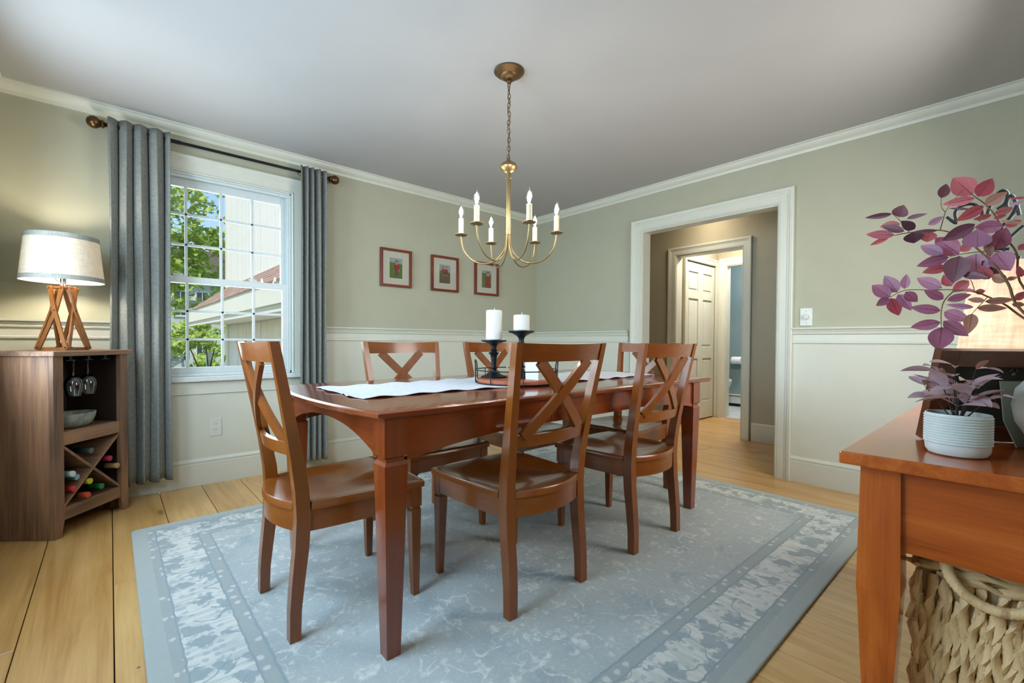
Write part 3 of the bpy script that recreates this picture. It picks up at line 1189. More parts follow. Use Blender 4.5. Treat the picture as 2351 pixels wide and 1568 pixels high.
# crossed slats
for s in (-1, 1):
    bm = nb()
    rings = []
    x0, z0, x1, z1 = -.128 * s, .922, .158 * s, .646
    dxy = Vector((x1 - x0, z1 - z0)).normalized()
    nx, nz = -dxy.y, dxy.x
    for k in range(9):
        u = k / 8
        x, z = x0 + (x1 - x0) * u, z0 + (z1 - z0) * u
        y, xw = pymid(z)
        yb = y - .031 * (1 - (x / xw) ** 2) + s * .0035
        hw = .021
        ring = []
        for a, d in ((-hw, -.0075), (hw, -.0075), (hw, .0075), (-hw, .0075)):
            ring.append((x + nx * a, yb + d, z + nz * a))
        rings.append(ring)
    loft(bm, rings)
    obj('cross_slat', bm, 'chair_wood_Z', ch, .002, smooth=30)
# seat: carved plank
def seat_outline():
    pts = []
    for k in range(9):                       # front edge
        u = -1 + 2 * k / 8
        pts.append((u * .238, .470 + .012 * (1 - u * u)))
    for x, y in ((.240, .40), (.236, .30), (.230, .20), (.222, .10), (.214, .055)):
        pts.append((x, y))
    for x, y in ((.172, .055), (.172, .006)):    # notch at the post
        pts.append((x, y))
    for k in range(1, 8):
        u = 1 - 2 * k / 8
        pts.append((u * .172, .006 - .044 * (1 - u * u)))
    for x, y in ((-.172, .006), (-.172, .055), (-.214, .055), (-.222, .10), (-.230, .20), (-.236, .30), (-.240, .40)):
        pts.append((x, y))
    return pts


so = seat_outline()
SZ0, SZ1 = .420, .449
bm = nb()


def dish(x, y):
    d = 0
    for sx_ in (-.095, .095):
        d += .015 * math.exp(-(((x - sx_) / .10) ** 4 + ((y - .20) / .14) ** 4))
    d += .006 * math.exp(-((x / .19) ** 2 + ((y - .2) / .17) ** 4))
    edge = .004 * math.exp(-((x / .03) ** 2)) * (1 if y > .3 else 0)
    return -d + edge


cx, cy = 0, .2
rings = [[(x * .97, .2 + (y - .2) * .97, SZ0) for x, y in so], [(x, y, SZ0 + .003) for x, y in so], [(x, y, SZ1 - .005) for x, y in so], [(x * .985, .2 + (y - .2) * .985, SZ1) for x, y in so]]
for f in (.93, .86, .76, .64, .5, .35, .18):
    rings.append([(x * f, .2 + (y - .2) * f, SZ1 + dish(x * f, .2 + (y - .2) * f) * min(1, (1 - f) / .12)) for x, y in so])
loft(bm, rings)
obj('seat', bm, 'chair_wood_Y', ch, smooth=50)
# seat aprons following the outline
def apron_strip(pts, name, mat, th=.016):
    bm = nb()
    rings = []
    for i, (x, y) in enumerate(pts):
        p0 = Vector(pts[max(0, i - 1)])
        p1 = Vector(pts[min(len(pts) - 1, i + 1)])
        d = (p1 - p0).normalized()
        nx, ny = -d.y, d.x
        rings.append([(x, y, .352), (x + nx * th, y + ny * th, .352), (x + nx * th, y + ny * th, .4205), (x, y, .4205)])
    loft(bm, rings)
    return obj(name, bm, mat, ch, .0015, smooth=30)


apron_strip([(-.188, .458), (.188, .458)][::-1], 'front_apron', 'chair_wood_X')
for s in (-1, 1):
    side = [(s * .230, .425), (s * .229, .33), (s * .224, .22), (s * .215, .10), (s * .208, .052)]
    apron_strip(side[::-1] if s > 0 else side, 'side_apron', 'chair_wood_Y')
rear = []
for k in range(11):
    u = 1 - 2 * k / 10
    rear.append((u * .170, .010 - .040 * (1 - u * u)))
apron_strip(rear[::-1], 'rear_apron', 'chair_wood_X')
for s in (-1, 1):
    bm = nb()
    c_ = (s * .2095, .4395)
    cf = (s * .2125, .443)
    loft(bm, [rect(c_, .022, .022, .348), rect(c_, .022, .022, .4205)])
    loft(bm, [rect(c_, .0175, .0175, .338), rect(c_, .0175, .0175, .349)])
    loft(bm, [rect(cf, .0125, .0125, 0), rect(c_, .0205, .0205, .330), rect(c_, .019, .019, .339)])
    obj('front_leg', bm, 'chair_wood_Z', ch, .0015)

CH = [((1.977, -3.272), 0, 'cross-back wooden chair at the near end of the table, closest to the window curtain'),
      ((2.557, -2.455), PI / 2, 'cross-back wooden chair in the foreground centre with its back to the viewer'),
      ((2.562, -1.690), PI / 2, 'cross-back wooden chair on the doorway side of the table, beside the far table leg'),
      ((1.384, -2.425), -PI / 2, 'cross-back wooden chair across the table by the wall, below the leftmost picture'),
      ((1.384, -1.735), -PI / 2, 'cross-back wooden chair across the table, partly behind the candles'),
      ((1.977, -.888), PI, 'cross-back wooden chair at the far end of the table by the doorway')]
for i, (p, rz, lab) in enumerate(CH):
    c_ = ch if i == 0 else copy_tree(ch)
    c_.location = (p[0], p[1], RUGZ)
    c_.rotation_euler = (0, 0, rz)
    c_['label'] = lab

# ------------------------------------------------------------------ table runner
bm = nb()
RXa, RXb, RYa, RYb = 1.715, 2.185, -3.045, -1.11
nx_, ny_ = 16, 90
rows = []
for j in range(ny_ + 1):
    v = j / ny_
    y = RYa + (RYb - RYa) * v
    row = []
    for i in range(nx_ + 1):
        u = i / nx_
        e = abs(2 * u - 1)
        x = RXa + (RXb - RXa) * u + .006 * math.sin(v * 19 + 1) * (1 if u > .5 else -.6) * e
        ed = max(max(0, e - .8) / .2, max(0, abs(2 * v - 1) - .96) / .04)
        z = TZ + .0035 + .0016 * (1 + math.sin(v * 40 + u * 7)) * .4 + .003 * ed * (1 + math.sin(v * 75 + u * 23 + 2 * math.sin(u * 9)))
        tr_d = math.hypot(x - 2.056, y + 2.177)
        if tr_d < .245:
            z = TZ + .0035
        y2 = y + (.010 * math.sin(u * 14) * ed if (v < .03 or v > .97) else 0)
        row.append((x, y2, z))
    rows.append(row)
top = [[bm.verts.new(p) for p in r] for r in rows]
bot = [[bm.verts.new((p[0], p[1], p[2] - .0025)) for p in r] for r in rows]
for j in range(ny_):
    for i in range(nx_):
        bm.faces.new((top[j][i], top[j][i + 1], top[j + 1][i + 1], top[j + 1][i]))
        bm.faces.new((bot[j][i], bot[j + 1][i], bot[j + 1][i + 1], bot[j][i + 1]))
for i in range(nx_):
    for j in (0, ny_):
        bm.faces.new((top[j][i], bot[j][i], bot[j][i + 1], top[j][i + 1]))
for j in range(ny_):
    for i in (0, nx_):
        bm.faces.new((top[j][i], top[j + 1][i], bot[j + 1][i], bot[j][i]))
o = obj('table_runner', bm, 'runner_cloth', smooth=60)
tag(o, 'white cloth runner lying along the dining table', 'table runner')

# ------------------------------------------------------------------ tray, candles, planter
TC = Vector((2.056, -2.177, TZ + .0042))
t = thing('serving_tray', 'round wooden tray with black wire gallery on the runner', 'tray', TC)
bm = nb()
lathe(bm, [(.185, .003), (.197, .006), (.198, .018), (.194, .022)], (0, 0, 0), 48)
obj('board', bm, 'tray_wood', t, smooth=35)
bm = nb()
for z, r in ((.0035, .203), (.066, .208)):
    tube(bm, [(r * math.cos(2 * PI * k / 48), r * math.sin(2 * PI * k / 48), z) for k in range(48)], .0028, 6, True)
for k in range(8):
    a = 2 * PI * k / 8 + .2
    tube(bm, [(.204 * math.cos(a), .204 * math.sin(a), .003), (.208 * math.cos(a), .208 * math.sin(a), .066)], .0025, 6)
obj('wire_rail', bm, 'iron', t, smooth=40)
for a0 in (math.radians(228), math.radians(48)):
    bm = nb()
    pts = []
    for k in range(15):
        u = -1 + 2 * k / 14
        a = a0 + u * .27
        z = .066 + .048 * (1 - abs(u) ** 3.2)
        if k in (0, 14):
            z = .005
        pts.append((.209 * math.cos(a), .209 * math.sin(a), z))
    tube(bm, pts, .003, 6)
    obj('handle', bm, 'iron', t, smooth=40)

HOLD = [(.036, 0), (.066, .002), (.066, .007), (.048, .012), (.026, .022), (.015, .036), (.013, .046), (.020, .050), (.013, .055), (.0125, .062), (.0155, .11), (.020, .125), (.030, .133), (.018, .139), (.013, .145), (.018, .150), (.0135, .156), (.014, .170), (.024, .182), (.046, .192), (.062, .196), (.066, .200), (.066, .204), (.040, .203)]


def candlestick(x, y, h, ch_, lab1, lab2, r=.041):
    z0 = TC.z + .0225
    bm = nb()
    k = h / .204
    lathe(bm, [(a, b_ * k if b_ > .03 else b_) for a, b_ in HOLD], (0, 0, 0), 28)
    o = obj('candle_holder', bm, 'iron', smooth=40)
    o.location = (x, y, z0)
    tag(o, lab1, 'candle holder', 'black pillar candle holders on the tray')
    c_ = thing('pillar_candle', lab2, 'candle', (x, y, z0 + h), 0, 'white pillar candles on the tray')
    bm = nb()
    lathe(bm, [(r - .004, .0), (r, .004), (r, ch_ - .005), (r - .003, ch_), (r * .8, ch_ - .003), (.006, ch_ - .006)], (0, 0, 0), 32)
    obj('wax', bm, 'candle_wax', c_, smooth=40)
    bm = nb()
    tube(bm, [(0, 0, ch_ - .007), (.001, 0, ch_ + .003), (.004, .001, ch_ + .012)], .0016, 6)
    obj('wick', bm, 'paper_white', c_)


candlestick(1.957, -2.244, .192, .152, 'shorter black turned candle holder carrying the tall candle', 'tall white pillar candle on the left holder')
candlestick(2.058, -2.146, .240, .080, 'taller black turned candle holder carrying the short candle', 'short white pillar candle on the right holder')
# greenery planter on the tray
t = thing('sprig_planter', 'white square planter with pale green sprigs on the tray', 'planter', (2.172, -2.150, TC.z + .0225), .18)
bm = nb()
loft(bm, [rect((0, 0), .038, .038, 0), rect((0, 0), .040, .040, .125), rect((0, 0), .035, .035, .125), rect((0, 0), .035, .035, .105)])
obj('pot', bm, 'white_ceramic', t, .003, 2)
bm = nb()
lf = nb()
loft(lf, [[(0, 0, 0)] * 3, [(-.004, .006, 0), (0, .006, .001), (.004, .006, 0)], [(-.004, .012, .001), (0, .012, .002), (.004, .012, .001)], [(0, .018, 0)] * 3], False, False)
bmesh.ops.remove_doubles(lf, verts=lf.verts, dist=.0001)
sprig_leaf = bpy.data.meshes.new('sprig_leaf')
lf.to_mesh(sprig_leaf)
lf.free()
sprig_leaf.materials.append(MATS['sprig'])
leafpos = []
for k in range(11):
    a = random.uniform(0, 2 * PI)
    if k < 3:
        a = math.radians(200) + k * .25
    L = random.uniform(.07, .13)
    pts = []
    for i in range(6):
        u = i / 5
        pts.append(Vector((math.cos(a) * (.02 + L * u), math.sin(a) * (.02 + L * u),   .110 + .11 * u - .11 * u * u * (1.4 if k < 3 else .6))))
    tube(bm, pts, .0011, 5)
    for i in range(1, 6):
        for s in (-1, 1):
            leafpos.append((pts[i], a + s * 1.1))
obj('stems', bm, 'sprig', t)
for p, a in leafpos:
    inst('leaf', sprig_leaf, t, p, (random.uniform(-.5, .6), random.uniform(-.4, .4), a - PI / 2), (1.2,) * 3)

# ------------------------------------------------------------------ chandelier
CC = Vector((1.937, -2.134, ZC))
t = thing('chandelier', 'six-arm antique brass candle chandelier hanging above the table', 'chandelier', CC)
bm = nb()
lathe(bm, [(.02, -.0005), (.078, -.0005), (.080, -.006), (.074, -.012), (.066, -.014), (.060, -.022), (.046, -.026), (.040, -.036), (.026, -.044), (.010, -.046)], (0, 0, 0), 36)
obj('canopy', bm, 'brass_dark', t, smooth=40)
bm = nb()
lathe(bm, [(.010, -.044), (.014, -.05), (.014, -.058), (.008, -.064)], (0, 0, 0), 16)
tube(bm, [(.011 * math.cos(2 * PI * k / 14), 0, -.072 + .012 * math.sin(2 * PI * k / 14)) for k in range(14)], .0022, 6, True)
obj('ceiling_loop', bm, 'brass_dark', t, smooth=40)
# chain
zt_, zb_ = -.076, -.462
nl = 17
lb = nb()
pitch = (zt_ - zb_) / nl
hl, hw = pitch / 2 + .0035, .0078
pts = []
for k in range(18):
    a = 2 * PI * k / 18
    pts.append((hw * math.cos(a), 0, hl * math.sin(a)))
tube(lb, pts, .0018, 6, True)
l0 = obj('chain_link', lb, 'brass_dark', t, smooth=50)
l0.location = (0, 0, zt_ - pitch / 2)
for k in range(1, nl):
    inst('chain_link', l0, t, (random.uniform(-.0012, .0012), random.uniform(-.001, .001), zt_ - pitch * (k + .5)), (0, random.uniform(-.08, .08), .75 + (PI / 2) * (k % 2) + random.uniform(-.3, .3)))
bm = nb()
pts = [(.006 * math.sin(i * 1.3), .006 * math.cos(i * 1.1), -.06 - .40 * i / 24) for i in range(25)]
tube(bm, pts, .0016, 5)
obj('lamp_cord', bm, 'brass_dark', t, smooth=60)
zb = 1.96 - ZC
bm = nb()
lathe(bm, [(.006, zb + .012), (.008, zb + .004), (.016, zb - .006), (.020, zb - .012), (.038, zb - .020), (.047, zb - .034), (.048, zb - .040), (.040, zb - .052), (.022, zb - .064), (.012, zb - .068), (.012, zb - .075)], (0, 0, 0), 32)
obj('turned_cap', bm, 'brass', t, smooth=40)
bm = nb()
ztop = zb - .072
zhub = 1.575 - ZC
for k in range(6):
    a = math.radians(42 + 60 * k)
    tube(bm, [(.0075 * math.cos(a), .0075 * math.sin(a), ztop), (.0075 * math.cos(a), .0075 * math.sin(a), zhub - .01)], .0042, 8)
lathe(bm, [(.004, ztop + .005), (.0125, ztop), (.0125, ztop - .025), (.004, ztop - .03)], (0, 0, 0), 16)
lathe(bm, [(.004, zhub + .02), (.0135, zhub + .015), (.0135, zhub - .008), (.004, zhub - .012)], (0, 0, 0), 16)
obj('stem', bm, 'brass', t, smooth=40)
ab = nb()
pts = []
zl = 1.415 - ZC
zp = 1.567 - ZC
R_ = .255
ctrl = [Vector((.0075, 0, zhub)), Vector((.012, 0, zhub - .06)), Vector((.03, 0, zl + .055)), Vector((.075, 0, zl + .012)), Vector((.13, 0, zl)), Vector((.19, 0, zl + .018)), Vector((.232, 0, zl + .062)), Vector((.25, 0, zl + .11)), Vector((R_, 0, zp))]


def catmull(c_, n=6):
    out = []
    for i in range(len(c_) - 1):
        p0, p1, p2, p3 = c_[max(i - 1, 0)], c_[i], c_[i + 1], c_[min(i + 2, len(c_) - 1)]
        for k in range(n):
            u = k / n
            out.append(.5 * ((2 * p1) + (p2 - p0) * u + (2 * p0 - 5 * p1 + 4 * p2 - p3) * u * u + (3 * p1 - p0 - 3 * p2 + p3) * u ** 3))
    out.append(c_[-1])
    return out


tube(ab, catmull(ctrl), .0040, 8)
arm0 = obj('arm', ab, 'brass', t, smooth=50)
pb = nb()
lathe(pb, [(.004, -.012), (.006, -.004), (.030, .000), (.034, .004), (.0345, .007), (.030, .005), (.012, .003)], (R_, 0, zp), 28)
pan0 = obj('drip_pan', pb, 'brass', arm0, smooth=40)
sb_ = nb()
lathe(sb_, [(.0135, .002), (.0135, .090), (.011, .092)], (R_, 0, zp), 16)
slv0 = obj('candle_sleeve', sb_, 'ivory', arm0, smooth=40)
bb = nb()
lathe(bb, [(.008, .092), (.009, .100), (.0165, .118), (.0165, .128), (.011, .150), (.004, .165), (.0015, .172)], (R_, 0, zp), 16)
blb0 = obj('flame_bulb', bb, 'bulb_glass', arm0, smooth=50)
bb = nb()
lathe(bb, [(.002, .104), (.0085, .118), (.0085, .130), (.005, .146), (.001, .154)], (R_, 0, zp), 12)
core0 = obj('glowing_filament', bb, 'bulb_candle', arm0, smooth=50)
arm0.rotation_euler = (0, 0, math.radians(42))
for k in range(1, 6):
    a_ = inst('arm', arm0, t, (0, 0, 0), (0, 0, math.radians(42 + 60 * k)))
    for s_, n_ in ((pan0, 'drip_pan'), (slv0, 'candle_sleeve'), (blb0, 'flame_bulb'), (core0, 'glowing_filament')):
        inst(n_, s_, a_)

# ------------------------------------------------------------------ pictures on the left wall
def flat(bm, pts, y, z, layer, mi):
    vs = [bm.verts.new((layer, y + a, z + b_)) for a, b_ in pts]
    f = bm.faces.new(vs)
    f.material_index = mi


plain('print_sky', rgb(170, 180, 190), .6)
plain('print_grass', rgb(96, 124, 52), .6, nz=.35, nscale=160)
plain('print_red', rgb(166, 30, 44), .6)
plain('print_skin', rgb(204, 160, 138), .6)
plain('print_hair', rgb(58, 40, 34), .6)
plain('print_trouser', rgb(96, 88, 74), .6)
plain('print_stone', rgb(120, 108, 86), .6, nz=.35, nscale=160)
PM = ['print_sky', 'print_grass', 'print_red', 'print_skin', 'print_hair', 'print_trouser', 'print_stone']


def ell(cx, cz, rx, rz, n=14):
    return [(cx + rx * math.cos(2 * PI * k / n), cz + rz * math.sin(2 * PI * k / n)) for k in range(n)]


def child(bm, y, z, s, sit=False):
    # drawn figure in the print: shirt, head, hair, trousers
    L = .0
    if sit:
        flat(bm, [(-.016 * s, -.028 * s), (.016 * s, -.028 * s), (.018 * s, -.005 * s), (-.018 * s, -.005 * s)], y, z, .0012, 5)
        flat(bm, [(-.012 * s, -.048 * s), (-.003 * s, -.048 * s), (-.003 * s, -.026 * s), (-.014 * s, -.026 * s)], y, z, .0012, 3)
        flat(bm, [(.003 * s, -.048 * s), (.012 * s, -.048 * s), (.014 * s, -.026 * s), (.003 * s, -.026 * s)], y, z, .0012, 3)
    else:
        flat(bm, [(-.016 * s, -.055 * s), (-.002 * s, -.055 * s), (0, -.02 * s), (.002 * s, -.055 * s), (.016 * s, -.055 * s), (.017 * s, 0), (-.017 * s, 0)], y, z, .0012, 5)
        flat(bm, [(.017 * s, -.018 * s), (.024 * s, -.018 * s), (.026 * s, .01 * s), (.018 * s, .01 * s)], y, z, .0012, 3)
    flat(bm, [(-.017 * s, -.006 * s), (.017 * s, -.006 * s), (.024 * s, .014 * s), (.026 * s, .03 * s), (.014 * s, .042 * s), (-.014 * s, .042 * s), (-.025 * s, .03 * s), (-.022 * s, .012 * s)], y, z, .0014, 2)
    flat(bm, ell(0, .062 * s, .0155 * s, .0165 * s), y, z, .0016, 4)
    flat(bm, ell(0, .056 * s, .0135 * s, .0155 * s), y, z, .0018, 3)


def picture(y0, y1, z0, z1, which, lab):
    W, H = y1 - y0, z1 - z0
    t = thing('picture_frame', lab, 'picture', (0.0, (y0 + y1) / 2, (z0 + z1) / 2), 0, 'framed photographs on the left wall')
    fw = .022
    bm = nb()
    for a, b_, c_, d in ((-W / 2, -W / 2 + fw, -H / 2, H / 2), (W / 2 - fw, W / 2, -H / 2, H / 2), (-W / 2 + fw, W / 2 - fw, -H / 2, -H / 2 + fw), (-W / 2 + fw, W / 2 - fw, H / 2 - fw, H / 2)):
        bx(bm, .001, .026, a, b_, c_, d)
    obj('frame', bm, 'frame_red', t, .001)
    bm = nb()
    bx(bm, .002, .010, -W / 2 + fw, W / 2 - fw, -H / 2 + fw, H / 2 - fw)
    obj('mat_board', bm, 'mat_board', t)
    bm = nb()
    pw, ph = .062, .090
    X0 = .0102

    def fl(pts, mi, l):
        vs = [bm.verts.new((X0 + l, a, b_)) for a, b_ in pts]
        bm.faces.new(vs).material_index = mi
    hz = {0: .040, 1: .018, 2: .052}[which]
    fl([(-pw, -ph), (pw, -ph), (pw, hz), (-pw, hz + .012)], 1, 0)
    fl([(-pw, hz + .012), (pw, hz), (pw, ph), (-pw, ph)], 0, 0)
    bm2 = nb()
    if which == 0:
        child(bm2, .006, -.012, 1.05)
    elif which == 1:
        fl([(-pw, -ph), (pw, -ph), (pw, -.018), (-pw, -.012)], 6, .0006)
        child(bm2, -.019, .018, .72, True)
        child(bm2, .017, .016, .74, True)
    else:
        child(bm2, .017, -.025, 1.35)
        flat(bm2, [(-.030, -.066), (.038, -.066), (.034, .0), (-.024, .0)], .0135, -.025, .0014, 2)
    me_ = bpy.data.meshes.new('tmp')
    bm2.to_mesh(me_)
    bm2.free()
    nf = len(bm.faces)
    k0 = len(bm.verts)
    bm.from_mesh(me_)
    bm.verts.ensure_lookup_table()
    for v_ in bm.verts[k0:]:
        v_.co.x += X0
    # keep the figure inside the print
    for v_ in bm.verts:
        v_.co.y = max(-pw, min(pw, v_.co.y))
        v_.co.z = max(-ph, min(ph, v_.co.z))
    for f_ in bm.faces:
        if f_.normal.x < 0:
            f_.normal_flip()
    me = bpy.data.meshes.new('photo_print')
    bm.to_mesh(me)
    bm.free()
    for n_ in PM:
        me.materials.append(MATS[n_])
    o = bpy.data.objects.new('photo_print', me)
    COL.objects.link(o)
    o.parent = t
    bm = nb()
    bx(bm, .0165, .018, -W / 2 + fw, W / 2 - fw, -H / 2 + fw, H / 2 - fw)
    obj('glass', bm, 'picture_glass', t)
    return t


picture(-1.941, -1.637, 1.486, 1.824, 0, 'red framed photo of a child standing in grass, leftmost of three pictures')
picture(-1.426, -1.115, 1.486, 1.827, 1, 'red framed photo of two children sitting on a rock, middle picture')
picture(-.909, -.594, 1.486, 1.827, 2, 'red framed close-up photo of a smiling child, picture nearest the corner')

# ------------------------------------------------------------------ curtains and rod
RODX, RODZ = .085, 2.286
t = thing('curtain_rod', 'black curtain rod with bronze ball finials over the window', 'curtain rod', (RODX, -3.06, RODZ))
bm = nb()
tube(bm, [(0, -.64, 0), (0, -.30, 0)], .0125, 14)
tube(bm, [(0, -.31, 0), (0, .62, 0)], .0100, 14)
obj('rod', bm, 'rod_black', t, smooth=40)
for s, y in ((-1, -.64), (1, .62)):
    bm = nb()
    lathe(bm, [(.0125, -.02), (.0135, .0), (.010, .006), (.016, .012), (.011, .018), (.014, .028), (.024, .036), (.024, .042), (.018, .046), (.026, .054), (.034, .066), (.036, .078), (.033, .092), (.022, .106), (.008, .112)], (0, y, 0), 24, True, (0, s, 0))
    obj('finial', bm, 'bronze', t, smooth=50)
for y in (-.60, .59):
    bm = nb()
    tube(bm, [(-RODX + .001, y, -.03), (-.02, y, -.028), (0, y, -.016)], .006, 8)
    lathe(bm, [(.018, 0), (.018, .006), (.010, .010)], (-RODX + .0005, y, -.03), 14, True, (1, 0, 0))
    tube(bm, [(.0155 * math.cos(a), y, .0155 * math.sin(a)) for a in [PI + PI * k / 8 for k in range(9)]], .003, 6)
    obj('bracket', bm, 'bronze', t, smooth=40)


def curtain(y0, y1, folds, zb, lab, seed, inner, narrow=0.0, ph0=0.0, off0=-.055, bump_out=.066):
    rnd = random.Random(seed)
    t = thing('window_curtain', lab, 'curtain', (RODX, (y0 + y1) / 2, 0), 0, 'grey curtains at the window')
    yc = (y0 + y1) / 2
    nz_, ns = 40, folds * 16
    amp = [rnd.uniform(.85, 1.12) for _ in range(folds * 2 + 2)]
    wph = [rnd.uniform(-.3, .3) for _ in range(folds * 2 + 2)]
    ztop = RODZ + .040
    rows = []
    for j in range(nz_ + 1):
        v = j / nz_
        v = 1 - (1 - v) ** 1.0
        row = []
        for i in range(ns + 1):
            s = i / ns * folds
            k = int(s) % len(amp)
            fr = s - int(s)
            a0 = amp[int(s)]
            a1 = amp[min(int(s) + 1, len(amp) - 1)]
            a = a0 + (a1 - a0) * fr
            phs = 2 * PI * s + ph0 + .5 * wph[int(s)] * v
            depth = .043 * a * (1 + .12 * v)
            x = .010 + depth * math.sin(phs + .55 * math.cos(phs)) * (1.0 if v > .06 else .88 + 2 * v)
            yy = y0 + (y1 - y0) * (i / ns)
            # folds overlap slightly: rounded front pleats
            yy += .0125 * math.sin(2 * phs) * (.6 + .4 * v)
            sq = 1 - narrow * math.sin(PI * min(1, v * 1.05)) * .5
            yy = yc + (yy - yc) * sq
            yy += .004 * math.sin(v * 5 + s * 2)
            z = ztop + (zb - ztop) * v - .010 * v * math.cos(phs) * (1 if v > .9 else 0)
            row.append((x, yy - yc, z))
        rows.append(row)
    bm = nb()
    loft(bm, rows, False, False)
    th = .0028
    bm.normal_update()
    o = obj('cloth', bm, 'curtain_grey', t, smooth=70)
    sm = o.modifiers.new('thick', 'SOLIDIFY')
    sm.thickness = th
    sm.offset = 0
    # hem strip and grommets
    g = nb()
    tube(g, [(.020 * math.cos(2 * PI * k / 18), 0, .020 * math.sin(2 * PI * k / 18)) for k in range(18)], .0035, 6, True)
    g0 = None
    for q in range(folds * 2 + 1):
        s = (q * .5) - ph0 / (2 * PI) % .5
        if s < 0 or s > folds:
            continue
        yy = y0 + (y1 - y0) * (s / folds) - yc
        if g0 is None:
            g0 = obj('grommet', g, 'bronze', t, smooth=50)
            g0.location = (0, yy, RODZ - .012)
            g0.rotation_euler = (0, 0, 1.15)
        else:
            inst('grommet', g0, t, (0, yy, RODZ - .012), (0, 0, 1.15))
    return t


curtain(-3.722, -3.428, 4, .105, 'grey linen curtain left of the window, beside the lamp', 3, 1, .0, .4)
curtain(-2.635, -2.452, 4, .075, 'grey linen curtain right of the window, behind the table', 5, -1, .06, 1.0)

# ------------------------------------------------------------------ outlet and dimmer
t = thing('wall_outlet', 'white duplex outlet below the window', 'outlet', (.008, -3.167, .392))
bm = nb()
bx(bm, 0, .005, -.037, .037, -.061, .061)
obj('cover_plate', bm, 'plate_white', t, .002, 2)
for z in (.02, -.02):
    bm = nb()
    loft(bm, [[(x, .0165 * math.cos(2 * PI * k / 16), z + max(-.0135, min(.0135, .0175 * math.sin(2 * PI * k / 16)))) for k in range(16)] for x in (.004, .0075)])
    s_ = obj('socket', bm, 'plate_white', t, .0008)
    bm = nb()
    for y in (-.006, .006):
        bx(bm, .0074, .0078, y - .001, y + .001, z - .002, z + .007)
    obj('slot', bm, 'black_rubber', s_)
t = thing('dimmer_switch', 'white rotary dimmer switch right of the doorway', 'switch', (2.733, 0, 1.190))
bm = nb()
bx(bm, -.0385, .0385, -.006, 0, -.062, .062)
obj('cover_plate', bm, 'plate_white', t, .002, 2)
bm = nb()
lathe(bm, [(.020, .005), (.020, .012), (.018, .024), (.014, .027)], (0, 0, 0), 24, True, (0, -1, 0))
obj('knob', bm, 'plate_white', t, smooth=40)
for z in (.042, -.042):
    bm = nb()
    lathe(bm, [(.003, .006), (.003, .0075), (.002, .008)], (0, 0, z), 10, True, (0, -1, 0))
    obj('screw', bm, 'chrome', t, smooth=40)

# ------------------------------------------------------------------ wine cabinet in the near left corner
# local frame: +Y' points out of the front, X' along the front
FR = Vector((.634, .773, 0)).normalized()
FA = math.atan2(FR.y, FR.x) - PI / 2
CL = Vector((.585, -3.925, 0))
CRt = Vector((.235, -3.640, 0))
CW = (CRt - CL).length
CDEP = .34
mid = (CL + CRt) / 2
CH_ = .94
cabrot = Matrix.Rotation(FA, 4, 'Z')
cab = thing('wine_cabinet', 'dark brown wooden wine cabinet with cross rack in the corner', 'cabinet', (mid.x, mid.y, 0), FA)
hw = CW / 2
# local: x to the viewer's right when facing?  front at y=0, body behind (y<0)
PT = .052


def cbox(name, x0, x1, y0, y1, z0, z1, mat, par=cab, bev=.002):
    bm = nb()
    bx(bm, x0, x1, y0, y1, z0, z1)
    return obj(name, bm, mat, par, bev)


cbox('top', -hw - .018, hw + .018, -CDEP, .020, CH_ - .026, CH_, 'cabinet_wood_X', bev=.003)
for s in (-1, 1):
    bm = nb()
    x0, x1 = (s * hw, s * (hw - PT))
    xa, xb = min(x0, x1), max(x0, x1)
    # front post with a foot that tapers inwards
    loft(bm, [[(xa if s < 0 else xa + .016, -.022, 0), (xb - (.016 if s < 0 else 0), -.022, 0), (xb - (.016 if s < 0 else 0), 0, 0), (xa if s < 0 else xa + .016, 0, 0)],
              [(xa, -.022, .085), (xb, -.022, .085), (xb, 0, .085), (xa, 0, .085)], [(xa, -.022, CH_ - .026), (xb, -.022, CH_ - .026), (xb, 0, CH_ - .026), (xa, 0, CH_ - .026)]])
    obj('front_post', bm, 'cabinet_wood_Z', cab, .002)
    xs0, xs1 = (s * hw, s * (hw - .018))
    cbox('side_panel', min(xs0, xs1), max(xs0, xs1), -CDEP, -.0225, 0.0, CH_ - .0265, 'cabinet_wood_Z')
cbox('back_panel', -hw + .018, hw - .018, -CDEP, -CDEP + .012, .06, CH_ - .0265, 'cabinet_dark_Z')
inx = hw - PT
cbox('shelf', -hw + .018, hw - .018, -CDEP + .012, -.0225, .505, .523, 'cabinet_wood_X')
cbox('shelf_rail', -inx, inx, -.0215, -.003, .460, .527, 'cabinet_wood_X')
cbox('bottom_shelf', -hw + .018, hw - .018, -CDEP + .012, -.0225, .122, .140, 'cabinet_wood_X')
cbox('bottom_rail', -inx, inx, -.0215, -.003, .080, .144, 'cabinet_wood_X')
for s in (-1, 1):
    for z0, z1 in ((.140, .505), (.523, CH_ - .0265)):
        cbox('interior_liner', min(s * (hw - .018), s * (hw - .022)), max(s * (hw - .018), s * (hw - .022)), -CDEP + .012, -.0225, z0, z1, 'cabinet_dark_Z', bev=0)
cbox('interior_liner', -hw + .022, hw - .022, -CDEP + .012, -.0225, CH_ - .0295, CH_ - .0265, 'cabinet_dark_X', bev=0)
# X rack of two crossed boards
for s in (-1, 1):
    bm = nb()
    a = Vector((-s * inx, .146))
    b_ = Vector((s * inx, .458))
    d = (b_ - a).normalized()
    nn = Vector((-d.y, d.x)) * .0065
    ring = [a + nn, b_ + nn, b_ - nn, a - nn]
    y0_, y1_ = -.30, -.006
    loft(bm, [[(p.x, y0_, p.y) for p in ring], [(p.x, y1_ - (.001 if s > 0 else 0), p.y) for p in ring]])
    obj('rack_board', bm, 'cabinet_wood_Y', cab, .001)
